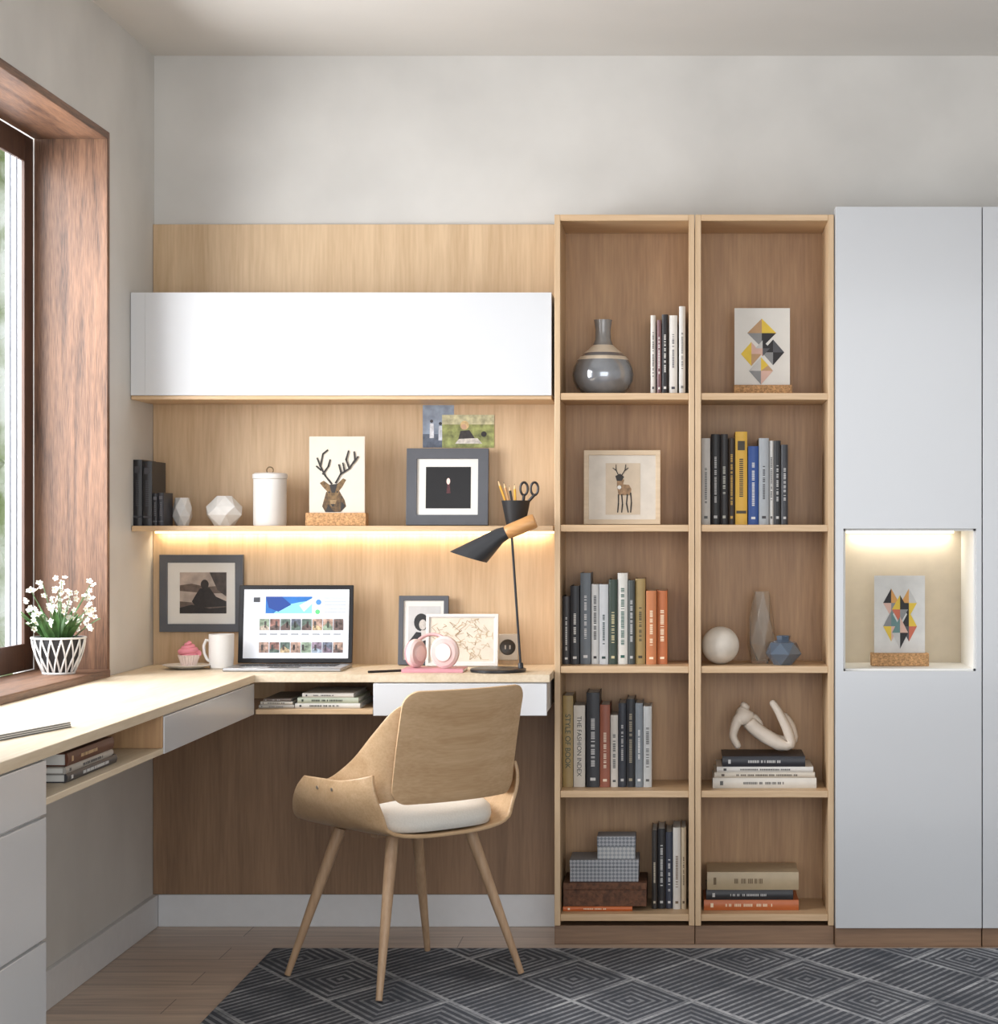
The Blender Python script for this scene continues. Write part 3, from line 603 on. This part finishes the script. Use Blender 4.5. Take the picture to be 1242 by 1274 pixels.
# ---------------------------------------------------------------- ornaments right bookcase row 3
zs=SH[2]+.0103; d=.19
bm=bmesh.new(); bmesh.ops.create_uvsphere(bm,u_segments=40,v_segments=24,radius=23.4/sc(d))
me=bpy.data.meshes.new("sphere"); bm.to_mesh(me); bm.free(); me.materials.append(M((226,218,206),.6,var=.08,scale=30,bump=.3))
for p in me.polygons: p.use_smooth=True
o=bpy.data.objects.new("decorative_ball",me); C.objects.link(o); o.location=(X(896.5,d),-d,zs+23.4/sc(d)); tag(o,"matte cream decorative ball on the bookcase shelf","ball")
def glassy(name,col,thick=.5,rough=.03,ior=1.3,metal=0):
    m=M(col,rough,metal=metal,var=.05,scale=9,coat=.8,trans=thick,name=name); m.node_tree.nodes["Principled BSDF"].inputs["IOR"].default_value=ior; return m
b=B(); d=.14; b.facet([(.030,0,0),(.045,.058,1),(.036,.135,0),(.025,.212,1),(.0225,.212,1),(.033,.135,0),(.041,.058,1),(.026,.008,0)],6)
o=b.obj("faceted_vase",glassy("smoky_glass",(244,240,232),.9,ior=1.4),loc=(X(947.5,d),-d,zs),smooth=False,rot=(0,0,.18)); tag(o,"tall faceted clear glass vase on the bookcase shelf","vase")
b=B(); r=23/sc(.21); hh=36/sc(.21)
b.facet([(r*.55,0,0),(r*1.0,hh*.38,1),(r*.74,hh*.76,0),(r*.36,hh*.86,0),(r*.40,hh,0),(r*.33,hh,0),(r*.30,hh*.8,0)],6)
o=b.obj("faceted_vase",glassy("slate_glass",(116,132,152),.35,.06,metal=.35),loc=(X(975,.21),-.21,zs),smooth=False,rot=(0,0,.25)); tag(o,"small slate blue faceted glass vase on the shelf","vase")
# ---------------------------------------------------------------- figurine
def fig():
    d=.16; s=sc(d); pc=950
    def p(px,py,dy=0): return ((px-pc)/s,dy,(938-py)/s)
    me=bpy.data.meshes.new("figurine")
    V=[p(952,924,0),p(942,912,0),p(931,900,0),p(923,891,0),p(925,883,-.002),p(930,877,-.006),
       p(915,903,-.020),p(911,918,-.024),p(920,933,-.028),
       p(936,893,.012),p(947,905,.014),p(940,922,.010),
       p(970,929,-.012),p(987,931,-.014),p(979,908,-.013),p(968,886,-.012),p(959,873,-.010),
       p(970,927,.016),p(990,924,.018),p(984,904,.018),p(974,890,.016)]
    E=[(0,1),(1,2),(2,3),(3,4),(4,5),(3,6),(6,7),(7,8),(3,9),(9,10),(10,11),(0,12),(12,13),(13,14),(14,15),(15,16),(0,17),(17,18),(18,19),(19,20)]
    R=[.028,.022,.026,.023,.014,.021,.016,.013,.011,.015,.013,.011,.023,.018,.016,.013,.011,.022,.0175,.015,.011]
    me.from_pydata(V,E,[]); ob=bpy.data.objects.new("figurine",me); C.objects.link(ob); ob.location=(X(pc,d),-d,zt4+.006)
    sk=ob.modifiers.new("skin",'SKIN'); sk.use_smooth_shade=True
    for i,v in enumerate(me.skin_vertices[0].data): v.radius=(R[i],R[i]); v.use_root=(i==0)
    su=ob.modifiers.new("sub",'SUBSURF'); su.levels=1; su.render_levels=1
    me.materials.append(M((222,209,194),.5,var=.04))
    tag(ob,"cream prone human figurine with raised legs on stacked books","figurine")
    return ob
fig()
# ---------------------------------------------------------------- boxes bottom shelf
def pattern(c1,c2,scale):
    m=bpy.data.materials.new("patterned_paper"); m.use_nodes=True; nt=m.node_tree; bs=nt.nodes["Principled BSDF"]
    tc=nt.nodes.new("ShaderNodeTexCoord"); mp=nt.nodes.new("ShaderNodeMapping"); mp.inputs["Rotation"].default_value=(0,math.radians(45),0)
    ch=nt.nodes.new("ShaderNodeTexChecker"); ch.inputs["Scale"].default_value=scale; ch.inputs["Color1"].default_value=lin(c1); ch.inputs["Color2"].default_value=lin(c2)
    nt.links.new(tc.outputs["Object"],mp.inputs[0]); nt.links.new(mp.outputs[0],ch.inputs["Vector"]); nt.links.new(ch.outputs["Color"],bs.inputs["Base Color"]); bs.inputs["Roughness"].default_value=.6
    return m
PT1=pattern((118,122,130),(168,170,174),130); PT2=pattern((150,154,158),(186,186,186),120)
def boxthing(p0,p1,zb,h,dep,yf,d,mb,ml,label,lidh):
    w=(p1-p0)/sc(d); u=thing("storage_box",label,"box",(X((p0+p1)/2,d),yf+dep/2,zb))
    b=B(); b.box(-w/2+.001,w/2-.001,-dep/2+.001,dep/2-.001,0,h-lidh); b.obj("box_body",mb,u,bevel=.001)
    b=B(); b.box(-w/2,w/2,-dep/2,dep/2,h-lidh+.0002,h); b.obj("lid",ml,u,bevel=.0015); return zb+h+.0003
WV=M((96,62,42),.7,var=.45,scale=90,bump=.6)
z=SH[4]+.0103+.0145
z=boxthing(701,805,z,.068,.19,-.235,.22,WV,WV,"dark brown woven storage box on the bottom shelf",.02)
z=boxthing(709,795,z,.064,.15,-.215,.21,PT1,PT1,"grey patterned gift box with lid",.022)
z=boxthing(743,791,z,.066,.10,-.2,.2,PT2,PT1,"small pale grey patterned gift box",.03)
# ---------------------------------------------------------------- laptop
u=thing("laptop","open silver laptop with a bright web page on the desk","laptop",(X(368.5,.12),-.15,DZ+.0003))
SIL=M((176,178,182),.35,metal=.8,var=.02)
b=B(); b.box(-.17,.17,-.19,.02,0,.010); b.obj("laptop_base",SIL,u,bevel=.003)
b=B(); 
for r_ in range(5):
    for c_ in range(14): b.box(-.14+c_*.0202,-.14+c_*.0202+.017,-.02-r_*.018-.015,-.02-r_*.018,.0102,.0114)
b.box(-.045,.045,-.175,-.125,.0101,.0104); b.obj("keyboard",M((36,36,40),.5),u)
tl=math.radians(7); hL=.232
b=B(); b.box(-.17,.17,-.002,.006,0,hL); scr=b.obj("screen",M((20,20,24),.3),u,loc=(0,.012,.0115),rot=(-tl,0,0),bevel=.002)
A=Art(368,826,.135)
def EM(c,e=.35,var=.01,scale=30): return M(c,.4,emis=e,var=var,scale=scale)
A.rect(303,434,734,820,EM((226,230,236),.3))
A.rect(303,434,734,737,EM((206,210,216)))
A.rect(330,388,743,764,EM((30,104,180),var=.2,scale=20)); A.poly([(340,764),(352,754),(372,750),(388,748),(388,764)],EM((130,200,232))); A.poly([(330,743),(350,743),(362,753),(346,762),(334,757)],EM((16,60,140))); A.poly([(372,754),(388,745),(388,752),(378,762)],EM((206,236,246)))
A.disc(395,762,3,EM((90,190,120)))
A.disc(396,750,3.4,EM((70,130,200)))
for i in range(5): A.rect(403,430,744+i*4.4,745.5+i*4.4,EM((176,182,190)),i==0)
A.rect(315,323,744,750,EM((60,64,72)))
cols=[(96,80,76),(150,164,180),(156,130,116),(84,100,92),(200,188,172),(120,106,120),(186,164,130),(84,90,104),(130,94,86),(130,146,126)]
rr=random.Random(5); A.k+=1
for yy,h_ in ((771,14),(791,3),(800,13)):
    for i in range(8):
        x0=323+i*13.2
        if h_>5:
            A.rect(x0,x0+12,yy,yy+h_,EM(cols[rr.randrange(10)],.35,.7,90+i),False); A.k+=1
            c1=cols[rr.randrange(10)]; q=rr.uniform(2,9)
            A.poly([(x0,yy+h_),(x0,yy+h_*.7),(x0+q,yy+h_*rr.uniform(.2,.6)),(x0+12,yy+h_*.75),(x0+12,yy+h_)],EM(c1,.2,.6,120),False)
            A.rect(x0+q-1.2,x0+q+1.4,yy+3,yy+h_-3,EM((70,66,66),.1),False); A.k-=1
        else: A.rect(x0,x0+9,yy-2,yy,EM((150,154,160)),False)
A.k+=3
o=A.make("display",scr,0); o.location=(0,-.0022,-.0005)
# ---------------------------------------------------------------- cupcake, mug
d=.22
b=B(); b.lathe([(.030,0),(.045,.003),(.070,.011),(.0715,.013),(.069,.0135),(.045,.0065),(0,.005)],48); o=b.obj("plate",WHITE_MATT,loc=(X(233,d),-d,DZ+.0003)); tag(o,"small white saucer under the cupcake","plate")
u=thing("cupcake","cupcake with swirled pink frosting on a white saucer","cupcake",(X(235,d),-d,DZ+.0071))
b=B(); b.lathe([(.020,0),(.031,.034),(.0,.034)],48,rad=lambda a,z:1+.05*(1 if int(a/(2*math.pi)*48+.5)%2 else -1)); b.obj("wrapper",M((226,206,196),.7),u,angle=20)
b=B(); pts=[];rs=[]
for i in range(90):
    t_=i/89; a=t_*2*math.pi*3.3; R=.026*(1-t_)**.8; pts.append((R*math.cos(a),R*math.sin(a),.038+t_*.034)); rs.append(.0105*(1-.6*t_))
b.tube(pts,rs,10); b.lathe([(.026,.033),(.024,.045),(.012,.058),(0,.062)],24); b.obj("frosting",M((222,136,150),.5,var=.05),u,angle=80)
d=.21; u=thing("mug","white ceramic mug on the desk beside the laptop","mug",(X(275.5,d),-d,DZ+.0003)); h=43/sc(d)
b=B(); b.lathe([(.030,0),(.034,.004),(.0365,h*.4),(.0365,h),(.0335,h),(.033,h*.4),(.028,.008),(0,.006)],40); b.obj("mug_body",WHITE_MATT,u)
b=B(); b.tube([(-.035,0,h*.8),(-.045,0,h*.83),(-.052,0,h*.66),(-.050,0,h*.44),(-.042,0,h*.27),(-.035,0,h*.22)],.0045,10); b.obj("handle",WHITE_MATT,u,angle=70)
# ---------------------------------------------------------------- headphones on pink notebook, pen
PK=M((218,176,176),.4); PKD=M((200,138,146),.5)
b=B(); b.box(-.088,.088,-.06,.06,0,.010,0); b.box(-.086,.089,-.058,.058,.002,.008,1); nb=b.obj("notebook",[M((206,146,156),.5),PAPER],loc=(X(541,.32),-.32,DZ+.0003),bevel=.001); tag(nb,"pink notebook lying under the headphones","notebook")
u=thing("headphones","pink and white over-ear headphones resting on the notebook","headphones",(X(535,.32),-.325,DZ+.0106))
sH=sc(.33)
def cup(cx,ry,r,yaw):
    b=B(); n=32
    prof=[(0,-.020),(r*.55,-.019),(r*.62,-.016),(r*.85,-.015),(r,-.008),(r,.004),(r*.92,.012),(r*.7,.014),(r*.6,.008),(0,.006)]
    mis=[0,1,1,0,0,2,2,2,2]
    vs=[]
    for (q,yy) in prof:
        for i in range(n):
            a=2*math.pi*i/n; vs.append((q*math.cos(a)*.92,yy,q*math.sin(a)))
    fs=[];m_=[]
    for j in range(len(prof)-1):
        for i in range(n): fs.append((j*n+i,j*n+(i+1)%n,(j+1)*n+(i+1)%n,(j+1)*n+i)); m_.append(mis[j])
    b.v=vs;b.f=[list(f) for f in fs];b.m=m_
    return b.obj("ear_cup",[M((228,204,200),.35),M((206,178,174),.3),PKD],u,(cx,ry,r+.0003),(0,0,yaw))
cup((517-535)/sH,.01,.041,math.radians(58)); cup((555-535)/sH,-.015,.046,math.radians(-14))
b=B(); pts=[]
for i in range(25):
    a=math.pi*i/24; pts.append((.004-.045*math.cos(a)*1.0, .012+.070*math.sin(a)*.45, .060+.034*math.sin(a)))
b.tube(pts,[.005]*25,10); b.obj("headband",PK,u,angle=70)
b=B(); b.tube([(-.06,0,0),(.05,0,0)],.0035,10,0); b.tube([(.05,0,0),(.06,0,0)],[.0035,.001],10,1); o=b.obj("pen",[BLACK,SIL],loc=(X(482,.36),-.36,DZ+.0037),rot=(0,0,math.radians(35))); tag(o,"black pen lying on the desk","pen")
u=thing("power_outlet","white wall outlet with a dark round socket above the desk","outlet",(X(632,.02),-.0183,Z(805,.02)))
b=B(); b.box(-.031,.031,-.008,0,-.040,.040); b.obj("cover_plate",M((206,200,190),.4),u,bevel=.003)
b=B(); n=28; prof=[(.024,-.0085),(.022,-.011),(.018,-.0095),(0,-.0093)]; vs=[]
for q,yy in prof:
    for k in range(n): a=2*math.pi*k/n; vs.append((q*math.cos(a),yy,q*math.sin(a)))
b.v=vs
for j in range(3):
    for k in range(n): b.f.append([j*n+k,j*n+(k+1)%n,(j+1)*n+(k+1)%n,(j+1)*n+k]); b.m.append(0)
b.obj("socket",M((60,56,52),.4),u)
b=B(); b.box(-.009,-.005,-.0105,-.009,-.006,.006); b.box(.005,.009,-.0105,-.009,-.006,.006); b.obj("socket_slots",M((200,196,190),.4),u)
# ---------------------------------------------------------------- desk lamp
d=.335; s=sc(d)
lx,lz=X(620,d),DZ+.0003
u=thing("desk_lamp","black desk lamp with cone shade and wooden joint","desk lamp",(lx,-d,lz))
def LP(px,py,dy=0): return ((px-620)/s,dy,Z(py,d)-lz)
b=B(); b.lathe([(.078,0),(.080,.002),(.080,.008),(.077,.010),(0,.010)],48); b.obj("base",BLACKMET,u)
b=B(); b.lathe([(.008,.010),(.008,.022),(.0055,.026),(0,.026)],20,c=((648-620)/s,0,0)); b.tube([((648-620)/s,0,.011),LP(637,668)],.0036,12); b.obj("pole",BLACKMET,u)
WJ=WOOD("lamp_joint_wood",(184,130,78),(210,158,102),'x',rough=.35)
b=B(); b.tube([LP(630,663),LP(633,661.5),LP(664,648.5),LP(666,647.7)],[.018,.0205,.0215,.019],24); b.obj("wooden_joint",WJ,u,angle=50)
b=B(); n=40
ax=(Vector(LP(604,675))-Vector(LP(632,662))).normalized(); perp=Vector((-ax.z,0,ax.x))
def ring(c,e1,e2,r1,r2): return [tuple(Vector(c)+e1*r1*math.cos(2*math.pi*i/n)+e2*r2*math.sin(2*math.pi*i/n)) for i in range(n)]
mouth_e=(Vector(LP(606,700))-Vector(LP(560,686)))/2; mc=(Vector(LP(606,700))+Vector(LP(560,686)))/2
sgn=1 if perp.dot(mouth_e)>0 else -1
e1=perp*sgn; e2=Vector((0,1,0))
r0=ring(LP(630,663),e1,e2,.0185,.0185); r1=ring(LP(622,666.5),e1,e2,.0225,.0225); r2=ring(mc,mouth_e.normalized(),e2,mouth_e.length,mouth_e.length*1.0)
mcin=mc+ (Vector(LP(622,666))-mc)*.03
r3=ring(mcin,mouth_e.normalized(),e2,mouth_e.length*.94,mouth_e.length*.94); r4=ring(LP(621,667),e1,e2,.019,.019)
vs=r0+r1+r2+r3+r4; fs=[]
for j in range(4):
    for i in range(n): fs.append((j*n+i,j*n+(i+1)%n,(j+1)*n+(i+1)%n,(j+1)*n+i))
fs.append(tuple(range(n))); fs.append(tuple(range(4*n,5*n)))
b.add(vs,fs); b.obj("lamp_shade",M((52,54,58),.45,var=.03),u,angle=30)
# ---------------------------------------------------------------- potted flowers on sill
d=.70; s=sc(d); pxp=X(73,d)
u=thing("potted_flowers","white flowering plant in a white lattice pot on the window sill","potted plant",(pxp,-d,SILL+.0003))
hp=46/s; pr=lambda z:.040+.031*math.sin(min(1,z/hp)*1.45)
b=B(); b.lathe([(pr(0)-.004,0)]+[(pr(hp*k/8)-.004,hp*k/8) for k in range(1,9)]+[(pr(hp)-.008,hp),(pr(hp)-.008,hp-.008),(0,hp-.008)],40); b.obj("pot",M((40,40,42),.5),u)
b=B()
for k in range(16):
    for sg in (1,-1):
        pts=[]
        for j in range(9):
            z=hp*j/8; a=2*math.pi*k/16+sg*(j/8)*.42*1.0; r=pr(z)-.001; pts.append((r*math.cos(a),r*math.sin(a),z))
        b.tube(pts,.0026,6)
for z in (.003,hp-.002): b.tube([(pr(z)*math.cos(2*math.pi*i/36),pr(z)*math.sin(2*math.pi*i/36),z) for i in range(36)],.003,6,closed=True)
b.obj("lattice",M((220,220,218),.35),u,angle=60)
GRN=M((66,100,52),.5,var=.3,scale=40); rnd=random.Random(11)
bl=B()
for k in range(5):
    a=2*math.pi*k/5; dr=Vector((math.cos(a),math.sin(a),0)); pe=Vector((-dr.y,dr.x,0))
    bl.add([(0,0,0),tuple(dr*.005+pe*.0045+Vector((0,0,.002))),tuple(dr*.0105+pe*.003+Vector((0,0,.0035))),tuple(dr*.0115+Vector((0,0,.0025))),tuple(dr*.0105-pe*.003+Vector((0,0,.0035))),tuple(dr*.005-pe*.0045+Vector((0,0,.002)))],[(0,1,2,3,4,5)],0)
bl.lathe([(.0025,0),(.002,.003),(0,.0035)],8,1)
bproto=None
for i in range(19):
    px_=-0.080+.175*(i/18)+rnd.uniform(-.012,.012); py_=rnd.uniform(-.055,.055)
    hh=rnd.uniform(.05,.165)*(1-.3*abs(px_/.1)**1.5)
    tip=Vector((max(-.083,px_),py_,hp+hh+.01))
    base=Vector((px_*.25,py_*.3,hp-.01)); midp=(base*1.2+tip*.8)/2+Vector((0,0,.022))
    b=B(); b.tube([base,midp,tip],[.0018,.0014,.0009],6); b.obj("stem",GRN,u,angle=80)
    for k in range(5):
        off=Vector((rnd.uniform(-.014,.014),rnd.uniform(-.014,.014),rnd.uniform(-.038,.010)))
        if bproto is None:
            bproto=bl.obj("blossom",[M((226,224,214),.6),M((196,180,120),.6)],u,smooth=False,norm=False); o=bproto
        else:
            o=bproto.copy(); C.objects.link(o); o.parent=u
        pp=tip+off; pp.x=max(-.088,pp.x)
        o.location=pp; o.rotation_euler=(rnd.uniform(.3,2.2),rnd.uniform(-.9,.9),rnd.uniform(-.8,.8)); sc_=rnd.uniform(.6,.88); o.scale=(sc_,)*3
lf=B(); n=7
for j in range(n):
    t_=j/(n-1); w=.010*math.sin(math.pi*min(1,t_*.96+.04)); z=.090*t_; y=-.020*t_*t_
    lf.v += [(-w,y-.003,z),(0,y,z),(w,y-.003,z)]
for j in range(n-1):
    o_=j*3; lf.f += [[o_,o_+1,o_+4,o_+3],[o_+1,o_+2,o_+5,o_+4]]; lf.m+=[0,0]
lp=None
for i in range(36):
    if lp is None: lp=lf.obj("leaf",GRN,u,norm=False); o=lp
    else: o=lp.copy(); C.objects.link(o); o.parent=u
    a=rnd.uniform(0,2*math.pi); o.location=(math.cos(a)*.03,math.sin(a)*.03,hp-.012); o.rotation_euler=(rnd.uniform(.1,.7),0,a+math.pi/2); q=rnd.uniform(.7,1.15); o.scale=(q,q,q)
# ---------------------------------------------------------------- chair
ch=thing("chair","bentwood shell armchair with a white seat pad on the rug","chair",(-0.745,-0.735,RZ),(0,0,math.radians(44)))
K=.93
def catmull(P,m):
    out=[]; n=len(P)
    for i in range(n-1):
        p0=P[max(i-1,0)];p1=P[i];p2=P[i+1];p3=P[min(i+2,n-1)]
        for k in range(m):
            t_=k/m; out.append(tuple(.5*((2*b_)+(-a_+c_)*t_+(2*a_-5*b_+4*c_-d_)*t_*t_+(-a_+3*b_-3*c_+d_)*t_**3) for a_,b_,c_,d_ in zip(p0,p1,p2,p3)))
    out.append(tuple(P[-1])); return out
def sheet(rows,name,mat,thick,parent,label=None):
    b=B(); m=len(rows[0])
    for r_ in rows: b.v+=[tuple(p) for p in r_]
    for i in range(len(rows)-1):
        for j in range(m-1): b.f.append([i*m+j,i*m+j+1,(i+1)*m+j+1,(i+1)*m+j]); b.m.append(0)
    o=b.obj(name,mat,parent,angle=180,label=label)
    so=o.modifiers.new("solid",'SOLIDIFY'); so.thickness=thick; so.offset=0
    bv=o.modifiers.new("bev",'BEVEL'); bv.width=.003; bv.segments=2; bv.limit_method='ANGLE'; bv.angle_limit=math.radians(50)
    return o
half=[(0,.400,.225,0),(.10,.402,.225,0),(.18,.412,.220,0),(.240,.436,.205,-.01),(.276,.478,.182,-.03),(.288,.520,.160,-.045),(.284,.552,.138,-.058)]
half=[(a*K,b_,c*K,e*K) for a,b_,c,e in half]
prof=[(-x,z,h_,c) for x,z,h_,c in half[:0:-1]]+half
prof=catmull(prof,4); rows=[]
for (x,z,h_,c) in prof:
    rr_=[]
    for j in range(17):
        v=-1+2*j/16
        # the ends of the upturned wing tuck inwards towards the back panel
        tuck=1-.13*max(0,-v)**3*max(0,min(1,(abs(x)-.18)/.06))
        zz_=z+.003*abs(v)**3*(1 if abs(x)<.21 else 0)+.02*max(0,-v)**2*max(0,min(1,(abs(x)-.22)/.04))
        rr_.append((x*tuck,c+v*h_,zz_))
    rows.append(rr_)
sheet(rows,"seat_shell",CHAIRW,.010,ch)
hb=[(.120,-.226,.756,.512,.050),(.160,-.214,.758,.508,.047),(.198,-.190,.738,.500,.036),(.224,-.150,.676,.492,.021),(.240,-.095,.608,.492,.010),(.247,-.02,.558,.494,.003),(.246,.05,.535,.498,0),(.240,.105,.524,.502,0)]
for sx in (-1,1):
    pb=catmull([(sx*a[0]*.98,a[1]*.98)+a[2:] for a in hb],5); rows=[]
    for (x,y,zt_,zb_,lean) in pb:
        rows.append([(x,y-lean*((j/12)**1.3),zb_+(zt_-zb_)*j/12) for j in range(13)])
    sheet(rows,"arm",CHAIRW,.008,ch,label="curved bentwood arm")
rows=[]
xsn=[math.sin(math.pi/2*(-1+2*i/48))*.195 for i in range(49)]
for x in xsn:
    y=-.247+1.05*x*x; tt=max(0,(abs(x)-.155)/.0401); k_=.040*(1-math.sqrt(max(0,1-min(1,tt*tt))))
    z0,z1=.494+k_,.786-k_
    rows.append([(x,y-.056*(((z0+(z1-z0)*j/14)-.494)/.292)**1.3,z0+(z1-z0)*j/14) for j in range(15)])
sheet(rows,"backrest",CHAIRW,.008,ch)
b=B()
def sq(a,rx,ry,e=3.0):
    c_,s_=math.cos(a),math.sin(a); return (rx*math.copysign(abs(c_)**(2/e),c_),ry*math.copysign(abs(s_)**(2/e),s_))
n=48; lay=[(.86,.411),(.98,.416),(1.0,.436),(.985,.458),(.93,.470),(.7,.476),(.35,.475),(.02,.474)]
for (k,z) in lay:
    for i in range(n):
        x,y=sq(2*math.pi*i/n,.203*k,.212*k); b.v.append((x,y,z+.9*max(0,abs(x)-.12)**2*(1 if z<.44 else .4)))
for j in range(len(lay)-1):
    for i in range(n): b.f.append([j*n+i,j*n+(i+1)%n,(j+1)*n+(i+1)%n,(j+1)*n+i]); b.m.append(0)
b.f.append(list(range(n))[::-1]); b.m.append(0)
b.f.append([ (len(lay)-1)*n+i for i in range(n)]); b.m.append(0)
b.obj("seat_pad",M((228,225,217),.8,var=.03,scale=200,bump=.2),ch,angle=80,label="white upholstered seat pad")
for sx in (-1,1):
    for sy in (-1,1):
        b=B(); top=(sx*.125,sy*.118,.396); bot=(sx*.232,sy*.208,.005)
        b.tube([tuple(bot),tuple(Vector(bot).lerp(Vector(top),.5)),tuple(top)],[.0085,.0135,.017],16); 
        b.obj("leg",LEGW,ch,angle=60)
for sx in (-1,1):
    for yy in (-.06,.005):
        b=B(); b.tube([(sx*.264,yy,.528),(sx*.2745,yy,.528)],.0045,12); b.obj("screw",M((200,196,188),.3,metal=.9),ch)
b=B(); b.box(-.10,.10,-.015,.015,.380,.3935); b.box(-.015,.015,-.10,.10,.3795,.393); b.obj("seat_bracket",LEGW,ch,bevel=.003)
# ---------------------------------------------------------------- lights
def area(name,loc,rot,sx,sy,e,col):
    l=bpy.data.lights.new(name,'AREA'); l.shape='RECTANGLE'; l.size=sx; l.size_y=sy; l.energy=e; l.color=col
    o=bpy.data.objects.new(name,l); C.objects.link(o); o.location=loc; o.rotation_euler=rot; return o
area("window_daylight",(-2.25,-1.45,1.75),(0,math.radians(-80),0),1.7,1.9,142,(.98,.985,1))
area("rear_fill",(0.5,-6.7,1.45),(math.radians(88),0,0),3.4,2.3,86,(.94,.97,1))  # added fill light behind the camera, no window modelled there
area("shelf_led",((WL-.38)/2,-.034,SHZ-.025),(math.radians(14),0,0),1.18,.02,1.0,(1,.82,.56))
area("niche_led",((NX0+NX1)/2,-.06,NZ1-.016),(math.radians(0),0,0),.30,.02,.36,(1,.93,.80))
w=bpy.data.worlds.new("world"); bpy.context.scene.world=w; w.use_nodes=True
bg=w.node_tree.nodes["Background"]; bg.inputs[0].default_value=(.88,.93,1,1); bg.inputs[1].default_value=.98
# ---------------------------------------------------------------- camera
cam=bpy.data.cameras.new("camera"); co=bpy.data.objects.new("camera",cam); C.objects.link(co)
co.location=(0,-D,H); co.rotation_euler=(math.radians(90),0,0)
cam.sensor_fit='HORIZONTAL'; cam.sensor_width=36; cam.lens=36*S0*D/1242
cam.shift_x=-(850-621)/1242; cam.shift_y=(655-637)/1242; cam.clip_start=.05
bpy.context.scene.camera=co
